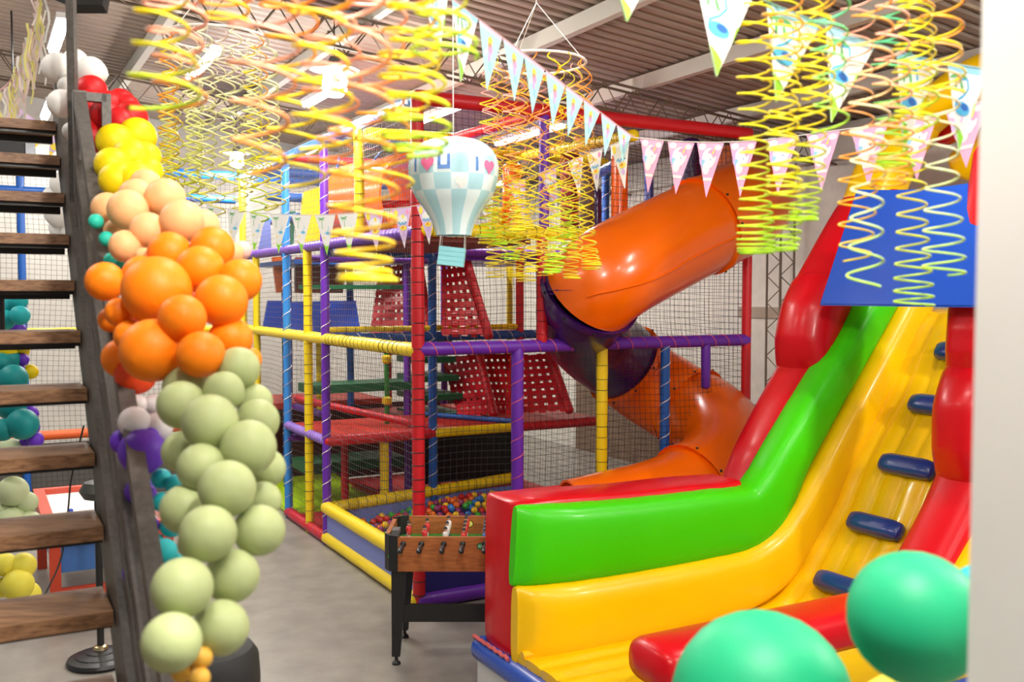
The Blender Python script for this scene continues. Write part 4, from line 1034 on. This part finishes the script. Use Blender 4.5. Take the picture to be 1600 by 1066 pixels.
mobile(at(838, 98, 4.7), .235, 24, (.80, 1.04), [SPM[0], SPM[3], SPM[2], SPM[0]], 'dense spiral streamer mobile right of the hot air balloon lantern', turns=16, ease=1.75, r=.045, wire=.0026)
def mobile_at(c, d, R, label, items, r, wire):
    """hoop with streamers set one by one: (px x, px y of the lower end, turns, ease, material)"""
    c = V(c); g = thing('spiral_mobile', c, label, 'decoration', 'hoops hung with spiral streamers')
    b = MB(); b.sweep([c + V((R * math.cos(i * math.pi / 16), R * math.sin(i * math.pi / 16), 0)) for i in range(32)], .006, n=6, closed=True); obj('hoop', b, CORD_W, g)
    b = MB(); ap = c + Z * .28; tp_ = V((c.x, c.y, roofz((c - C0).dot(T)) - .15))
    for i in range(3): b.strand([c + V((R * math.cos(2.1 * i), R * math.sin(2.1 * i), 0)), ap], .0018)
    b.strand([ap, tp_], .0018); obj('hanging_string', b, STRING, g)
    for i, (px, yb, tn, ease, mi) in enumerate(items):
        dx = max(-.98 * R, min(.98 * R, (px - 800) / F * d - c.x)); sg = -1 if i % 2 else 1
        top = V((c.x + dx, c.y + sg * math.sqrt(R * R - dx * dx) * .6, c.z)); low = at(px, yb, top.y)
        obj('spiral_streamer', spiral(top, top.z - low.z, r, tn, wire, 18, .012, ease, 6), SPM[mi], g, sharp=0)
mobile_at(at(465, -150, 1.75), 1.75, .27, 'large blurred spiral streamer mobile close to the camera at the top left',
          [(262, 165, 7, 1.0, 4), (285, 175, 7, 1.0, 1), (425, 290, 8, 1.0, 0), (455, 270, 8, 1.0, 4), (500, 260, 9, 1.1, 4), (530, 230, 8, 1.0, 0), (575, 290, 9, 1.0, 2), (590, 438, 12, 2.4, 2), (630, 180, 8, 1.3, 0), (655, 240, 10, 1.6, 1), (330, 40, 6, 1.0, 2), (690, 90, 7, 1.3, 3)], .05, .0033)
mobile_at(at(1315, -150, 2.45), 2.45, .25, 'loose spiral streamer mobile hanging in front of the blue awning',
          [(1188, 395, 26, 1.7, 3), (1200, 300, 16, 1.4, 0), (1240, 392, 20, 1.7, 1), (1262, 210, 9, 1.0, 5), (1285, 345, 18, 1.8, 1), (1322, 448, 14, 1.0, 6), (1362, 408, 14, 1.1, 2), (1350, 290, 14, 1.6, 4), (1438, 478, 20, 1.3, 1), (1446, 430, 16, 1.2, 6), (1412, 260, 14, 1.8, 5), (1470, 150, 8, 1.0, 0), (1440, 190, 9, 1.0, 0), (1235, 190, 9, 1.0, 0), (1300, 160, 8, 1.0, 0), (1385, 200, 9, 1.1, 3)], .042, .0028)

# ------------------------------------------------------------------ paper lantern shaped like a hot air balloon
lc_ = at(709, 368, 4.5); k_ = 4.5 / F
lan = thing('balloon_lantern', lc_, 'pale blue chequered paper lantern shaped like a hot air balloon', 'lantern')
ctrl = [(28, 0), (31, 12), (37, 26), (47, 42), (59, 58), (66, 74), (70, 95), (69, 115), (61, 131), (46, 143), (26, 149), (10, 151)]
cp = smooth([V((a, 0, h)) for a, h in ctrl], 4); prl = []
for i, p in enumerate(cp): prl.append(((p.x - (.7 if i % 2 else 0)) * k_, p.z * k_))
NSEG = 48
def lm(i, k):
    h = prl[i][1] / k_; col = (k // 3) % 2
    row = 0 if h < 62 else 1 if h < 88 else 0 if h < 118 else 1
    return (col + row) % 2
paperA = mat('lantern_paper_blue', (.42, .68, .74), .7); paperB = mat('lantern_paper_pale', (.74, .86, .87), .7)
b = MB(); b.lathe(prl, lc_, NSEG, mfun=lm, close=False); obj('envelope', b, [paperA, paperB], lan, sharp=0)
def lsurf(ang, h, off=.0025):
    hh = h * k_
    for (r0, h0), (r1, h1) in zip(prl, prl[1:]):
        if h0 <= hh <= h1: rr = r0 + (r1 - r0) * (hh - h0) / max(1e-6, h1 - h0); break
    else: rr = prl[-1][0]
    return lc_ + V((math.sin(ang) * (rr + off), -math.cos(ang) * (rr + off), hh))
def decal(name, shape, xc, hc, m):
    """flat print laid on the lantern; shape in px around (xc, hc)"""
    b = MB(); a0 = math.asin(max(-.97, min(.97, xc * .94 / 70)))
    pts = [lsurf(a0 + x / 70, hc + y) for x, y in shape]; n = len(pts); cen = lsurf(a0, hc, .004)
    b.v = [cen] + pts
    for i in range(n): b.f.append((0, 1 + i, 1 + (i + 1) % n)); b.m.append(0)
    obj(name, b, m, lan, sharp=0)
def bar_decal(xc, hc, x0, x1, y0, y1, m, name):
    a0 = math.asin(max(-.97, min(.97, xc * .94 / 70))); b = MB(); nx, ny = 4, 6
    for j in range(ny + 1):
        for i in range(nx + 1): b.v.append(lsurf(a0 + (x0 + (x1 - x0) * i / nx) / 70, hc + y0 + (y1 - y0) * j / ny))
    for j in range(ny):
        for i in range(nx): a = j * (nx + 1) + i; b.f.append((a, a + 1, a + nx + 2, a + nx + 1)); b.m.append(0)
    obj(name, b, m, lan, sharp=0)
heart = [(12 * math.sin(t) ** 3, (13 * math.cos(t) - 5 * math.cos(2 * t) - 2 * math.cos(3 * t) - math.cos(4 * t)) * .78) for t in [i * 2 * math.pi / 28 for i in range(28)]]
ink = mat('lantern_ink_blue', (.10, .22, .52), .7); pinkm = mat('lantern_ink_pink', (.86, .16, .34), .7)
decal('heart_print', heart, -38, 104, pinkm); decal('heart_print', heart, 60, 101, pinkm)
decal('heart_print', [(x * .8, y * .85) for x, y in heart], 17, 76, mat('lantern_ink_cream', (.85, .82, .78), .7))
for xc in (-58, 41): bar_decal(xc, 103, -2.4, 2.4, -10, 11, ink, 'letter_i')
for (x0, x1, y0, y1) in ((-8, -4, -5, 11), (4, 8, -5, 11), (-8, 8, -9, -4)): bar_decal(-11, 105, x0 * 1.2, x1 * 1.2, y0 * 1.15, y1 * 1.1, ink, 'letter_u')
bk = at(706, 401, 4.5); ax_ = (V((1, 0, -.12)).normalized(), Y, V((.12, 0, 1)).normalized())
b = MB(); bm_ = mat('lantern_basket_paper', (.26, .64, .70), .7)
for i in range(4): b.cbox(bk + ax_[2] * ((-11 + 7.2 * i) * k_), 20 * k_, 20 * k_, 3.4 * k_, ax=ax_)
b.cbox(bk, 19 * k_, 19 * k_, 14 * k_, ax=ax_); obj('basket', b, bm_, lan)
b = MB()
for (sx, sy) in ((-1, -1), (1, -1), (-1, 1), (1, 1)): b.strand([bk + ax_[0] * (19 * k_ * sx) + Y * (19 * k_ * sy) + ax_[2] * 13 * k_, lc_ + V((26 * k_ * sx * .7, 26 * k_ * sy * .7, .004))], .0022)
obj('basket_strings', b, STRING, lan)
b = MB(); b.strand([lc_ + Z * (150 * k_), V((lc_.x, lc_.y, roofz((lc_ - C0).dot(T)) - .15))], .003); obj('hanging_string', b, STRING, lan)

# ------------------------------------------------------------------ pennant buntings
paper = mat('pennant_white', (.84, .83, .80), .6); pB = mat('print_sky_blue', (.30, .60, .78), .6); pBl = mat('print_blue', (.08, .42, .72), .6); pDb = mat('print_deep_blue', (.02, .12, .48), .6)
pG = mat('print_green', (.28, .66, .04), .6); pDg = mat('print_leaf', (.12, .42, .14), .6); pO = mat('print_orange', (.88, .30, .04), .6); pPk = mat('print_pink', (.88, .34, .56), .6); pPl = mat('print_lilac', (.62, .42, .74), .6)
pY = mat('print_yellow', (.92, .74, .08), .6); pT = mat('pennant_turquoise', (.42, .72, .70), .6); pPp = mat('pennant_pink', (.90, .42, .62), .6); pLp = mat('pennant_rose', (.86, .55, .70), .6); pLil = mat('pennant_lilac', (.70, .52, .78), .6)
PM = [paper, pB, pBl, pDb, pG, pDg, pO, pPk, pPl, pY, pT, pPp, pLp, pLil]
WHT, SKY, BLU, DBL, GRN, LEA, ORA, PNK, LIL, YEL, TUR, PPK, ROS, LPN = range(14)
def ell(cx, cy, a, c, n=14, rot=0):
    return [(cx + a * math.cos(t) * math.cos(rot) - c * math.sin(t) * math.sin(rot), cy + a * math.cos(t) * math.sin(rot) + c * math.sin(t) * math.cos(rot)) for t in [i * 2 * math.pi / n for i in range(n)]]
def strip(pts, w_):
    out = []
    for (x0, y0), (x1, y1) in zip(pts, pts[1:]):
        L = math.hypot(x1 - x0, y1 - y0) or 1; nx, ny = -(y1 - y0) / L * w_, (x1 - x0) / L * w_
        out.append([(x0 + nx, y0 + ny), (x1 + nx, y1 + ny), (x1 - nx, y1 - ny), (x0 - nx, y0 - ny)])
    return out
def pennant_mesh(name, base, shapes, curl=.0):
    """pennant 1 wide, 1.45 tall, hanging from z=0 at x -.5..+.5; prints lie on both faces"""
    b = MB(); th = .004; H = -1.45
    def tri(y):
        return [V((-.5, y, 0)), V((.5, y, 0)), V((0, y, H))]
    A, Bk = tri(-th), tri(th)
    b.poly([A[0], A[2], A[1]], base); b.poly([Bk[0], Bk[1], Bk[2]], base)
    for i in range(3): j = (i + 1) % 3; b.quad(A[i], A[j], Bk[j], Bk[i], base)
    for L, (mi, pts) in enumerate(shapes):
        for sg in (-1, 1):
            y = sg * (th + .0025 + .0008 * L)
            P = [V((max(-.5, min(.5, x)), y, z)) for x, z in pts]
            b.poly(P if sg < 0 else list(reversed(P)), mi)
    me = b.mesh(name, PM, sharp=0)
    me.polygons.foreach_set('use_smooth', [False] * len(me.polygons))
    return me
neck = strip([(-.15, -.22), (.02, -.2), (.07, -.36), (-.04, -.5), (-.2, -.6), (-.2, -.75)], .022)
def flam(band_c):
    return [(band_c, [(-.5, 0), (.5, 0), (.462, -.11), (-.462, -.11)])] + [(BLU, q) for q in neck] + [
        (LEA, ell(-.30, -.17, .13, .03, 10, .3)), (LEA, ell(-.12, -.16, .13, .03, 10, -.2)), (LEA, ell(-.26, -.30, .03, .12, 10, .2)), (LEA, ell(-.1, -.34, .03, .12, 10, .4)), (ORA, ell(-.2, -.2, .05, .045, 10)),
        (BLU, ell(-.04, -.72, .19, .12, 16, -.15)), (DBL, ell(.01, -.69, .10, .06, 12, -.3)), (LPN, ell(-.02, -.9, .03, .06)), (GRN, [(-.16, -.98), (-.02, -1.1), (.06, -1.2), (0, -1.45)]), (GRN, [(.30, -.56), (.24, -.62), (.2, -.85), (.16, -.98)])]
uni = [(WHT, ell(-.28, -.10, .14, .09)), (WHT, ell(.30, -.12, .12, .07)), (LIL, ell(-.12, -.44, .24, .24)), (WHT, ell(0, -.38, .26, .25)), (PNK, ell(.10, -.28, .16, .12)), (SKY, ell(-.16, -.58, .08, .16, 12, .5)), (WHT, ell(.03, -.46, .14, .2, 14, .4)), (WHT, ell(-.08, -.66, .13, .18)), (YEL, [(.10, -.28), (.16, -.30), (.22, -.10)]), (DBL, ell(.06, -.44, .018, .025, 8)), (WHT, [(-.17, -.92), (.17, -.92), (.15, -1.0), (-.15, -1.0)])]
bday = [(YEL, ell(-.3, -.17, .10, .14)), (PNK, ell(.3, -.16, .1, .1)), (WHT, ell(0, -.4, .27, .16)), (YEL, ell(.05, -.3, .06, .08))] + [(BLU, q) for q in strip([(-.24, -.56), (-.15, -.48), (-.1, -.6), (0, -.5), (.06, -.6), (.14, -.5), (.22, -.56)], .022)] + [(YEL, ell(.03, -.72, .17, .09)), (ORA, ell(.0, -.7, .06, .05)), (LIL, ell(.04, -.92, .08, .1)), (WHT, [(-.07, -1.22), (.07, -1.22), (0, -1.45)])]
merm = [(ROS, [(-.5, 0), (.5, 0), (.47, -.09), (-.47, -.09)]), (YEL, ell(.0, -.3, .10, .12)), (PNK, ell(.02, -.46, .10, .14)), (ORA, ell(-.02, -.38, .06, .05)), (LIL, ell(.0, -.66, .06, .12)), (WHT, ell(-.16, -.6, .05, .08)), (SKY, ell(.05, -.86, .06, .12))]
lily = [(YEL, ell(.0, -.75, .2, .2)), (YEL, ell(-.3, -.15, .1, .1)), (ORA, ell(.2, -.25, .1, .1)), (YEL, [(-.12, -1.08), (.12, -1.08), (0, -1.45)])]
palm = [(LEA, q) for q in strip([(-.3, -.2), (-.18, -.13), (-.08, -.2)], .018) + strip([(-.34, -.12), (-.18, -.13), (-.04, -.1)], .018) + strip([(-.18, -.13), (-.16, -.5)], .012)] + [(SKY, q) for q in strip([(.12, -.4), (.16, -.5), (.06, -.6)], .014)] + [(SKY, ell(.08, -.66, .12, .06)), (BLU, ell(.10, -.65, .06, .03)), (GRN, [(-.14, -1.04), (0, -1.14), (.12, -1.08), (0, -1.45)]), (YEL, ell(-.1, -.82, .05, .03))]
PENN = {'flamingo': pennant_mesh('pennant_flamingo', WHT, flam(SKY)), 'palm': pennant_mesh('pennant_palm', WHT, palm), 'unicorn': pennant_mesh('pennant_unicorn', PPK, uni),
        'party': pennant_mesh('pennant_party', LPN, bday), 'partyw': pennant_mesh('pennant_party_white', WHT, bday), 'sea': pennant_mesh('pennant_sea', TUR, merm), 'lilac': pennant_mesh('pennant_lilac', LPN, lily)}
def bunting(pts, items, label, strm, group='pennant buntings across the hall'):
    """pts: string points in space; items: (px x of the middle, px width, px height, kind)"""
    P = smooth(pts, 10); g = thing('bunting', P[len(P) // 2], label, 'bunting', group)
    b = MB(); b.sweep(P, .0045, .0025, n=5); obj('string', b, strm, g)
    xs = [proj(p)[0] for p in P]
    for (x, wpx, hpx, kind) in items:
        for i in range(len(P) - 1):
            if min(xs[i], xs[i + 1]) <= x <= max(xs[i], xs[i + 1]):
                f = (x - xs[i]) / (xs[i + 1] - xs[i]) if xs[i + 1] != xs[i] else 0
                p = P[i].lerp(P[i + 1], f); d = P[min(i + 3, len(P) - 1)] - P[max(i - 2, 0)]
                if d.x < 0: d = -d
                d.normalize(); perm = abs(proj(p + d * .05)[0] - proj(p - d * .05)[0]) * 10
                wd = wpx / perm; hm = hpx * p.y / F / 1.45
                o = bpy.data.objects.new('pennant', PENN[kind]); link(o, g); o.location = p - wloc(g) - Z * .003
                o.scale = (wd, .16, hm); yaw = math.atan2(d.y, d.x); roll = -math.atan2(d.z, math.hypot(d.x, d.y))
                o.rotation_euler = (random.uniform(-.08, .08), roll, yaw); break
blue_s = mat('bunting_blue_ribbon', (.34, .66, .78), .6); pink_s = mat('bunting_pink_ribbon', (.85, .55, .55), .6)
bunting([at(560, -110, 2.6), at(690, -14, 3.3), at(735, 20, 3.5), at(860, 115, 4.2), at(960, 192, 4.7), at(990, 214, 4.85)],
        [(676, 50, 105, 'flamingo'), (727, 40, 112, 'flamingo'), (767, 36, 95, 'sea'), (803, 34, 85, 'sea'), (835, 32, 80, 'sea'), (868, 30, 76, 'sea'), (898, 27, 70, 'sea'), (925, 25, 64, 'sea'), (951, 23, 60, 'sea'), (975, 22, 52, 'sea')],
        'bunting of turquoise pennants running down from the top centre to the middle', pink_s)
bunting([at(990, 215, 4.85), at(1080, 222, 4.55), at(1180, 220, 4.25), at(1300, 205, 3.9), at(1420, 188, 3.6), at(1545, 155, 3.3)],
        [(1019, 36, 82, 'unicorn'), (1064, 42, 80, 'unicorn'), (1110, 42, 84, 'unicorn'), (1161, 42, 84, 'unicorn'), (1223, 50, 86, 'unicorn'), (1286, 52, 88, 'unicorn'), (1357, 58, 90, 'unicorn'), (1434, 60, 95, 'unicorn'), (1510, 66, 96, 'unicorn')],
        'bunting of pink unicorn pennants over the orange tube slide', STRING)
bunting([at(930, -110, 2.2), at(1040, -60, 2.35), at(1150, -18, 2.5), at(1240, 20, 2.6), at(1330, 54, 2.65), at(1430, 88, 2.7), at(1560, 112, 2.75)],
        [(985, 90, 115, 'flamingo'), (1132, 92, 140, 'flamingo'), (1240, 84, 140, 'flamingo'), (1330, 78, 138, 'flamingo'), (1434, 66, 145, 'flamingo'), (1512, 62, 130, 'flamingo')],
        'blurred bunting of white flamingo pennants closest to the camera', blue_s)
bunting([at(250, 285, 6.2), at(300, 312, 6.2), at(365, 328, 6.15), at(440, 335, 6.1), at(520, 335, 6.05), at(600, 328, 5.95), at(690, 315, 5.8), at(790, 290, 5.6), at(900, 248, 5.3), at(988, 214, 4.9)],
        [(336, 26, 58, 'palm'), (369, 28, 60, 'palm'), (403, 29, 60, 'palm'), (437, 30, 60, 'palm'), (471, 31, 58, 'palm'), (508, 32, 62, 'palm'), (543, 32, 62, 'palm'), (584, 31, 62, 'party'), (627, 30, 62, 'party'), (666, 30, 62, 'party'), (757, 30, 58, 'partyw'), (808, 26, 62, 'party'), (856, 26, 60, 'party'), (899, 24, 58, 'partyw'), (929, 24, 62, 'partyw'), (968, 30, 72, 'partyw')],
        'bunting of white palm and pink party pennants in front of the play frame', STRING)
bunting([at(-30, 120, 6.5), at(20, 160, 6.7), at(60, 190, 6.9), at(110, 222, 7.1)],
        [(27, 22, 48, 'lilac'), (47, 22, 40, 'lilac'), (69, 24, 40, 'lilac'), (92, 26, 40, 'lilac')], 'bunting of small lilac and yellow pennants behind the stair top', STRING)
# tinsel fringe at the far left top
P = smooth([at(-40, 165, 5.0), at(5, 138, 4.9), at(30, 105, 4.8), at(48, 60, 4.7), at(62, 0, 4.6), at(72, -50, 4.5)], 8)
g = thing('fringe_streamer', P[20], 'pale pink fringe streamer hanging at the top left', 'streamer'); b = MB(); b.sweep(P, .005, n=5); obj('string', b, pink_s, g)
fr = [mat('fringe_pink', (.78, .62, .58), .5), mat('fringe_yellow', (.78, .72, .25), .5), mat('fringe_white', (.78, .77, .72), .5)]
for p in P[3:-6]:
    for _ in range(2):
        L = random.uniform(.12, .28); q = p + V((random.uniform(-.03, .03), random.uniform(-.03, .03), 0)); b = MB(); a = random.uniform(-.5, .5); d = V((math.cos(a), math.sin(a), 0)) * .006
        pts = [q + V((.012 * math.sin(k * 1.3 + a * 9), 0, -L * k / 5)) for k in range(6)]
        for u_, v_ in zip(pts, pts[1:]): b.box(u_ - d, d * 2, V((0, .0008, 0)), v_ - u_)
        obj('tassel', b, random.choice(fr), g)
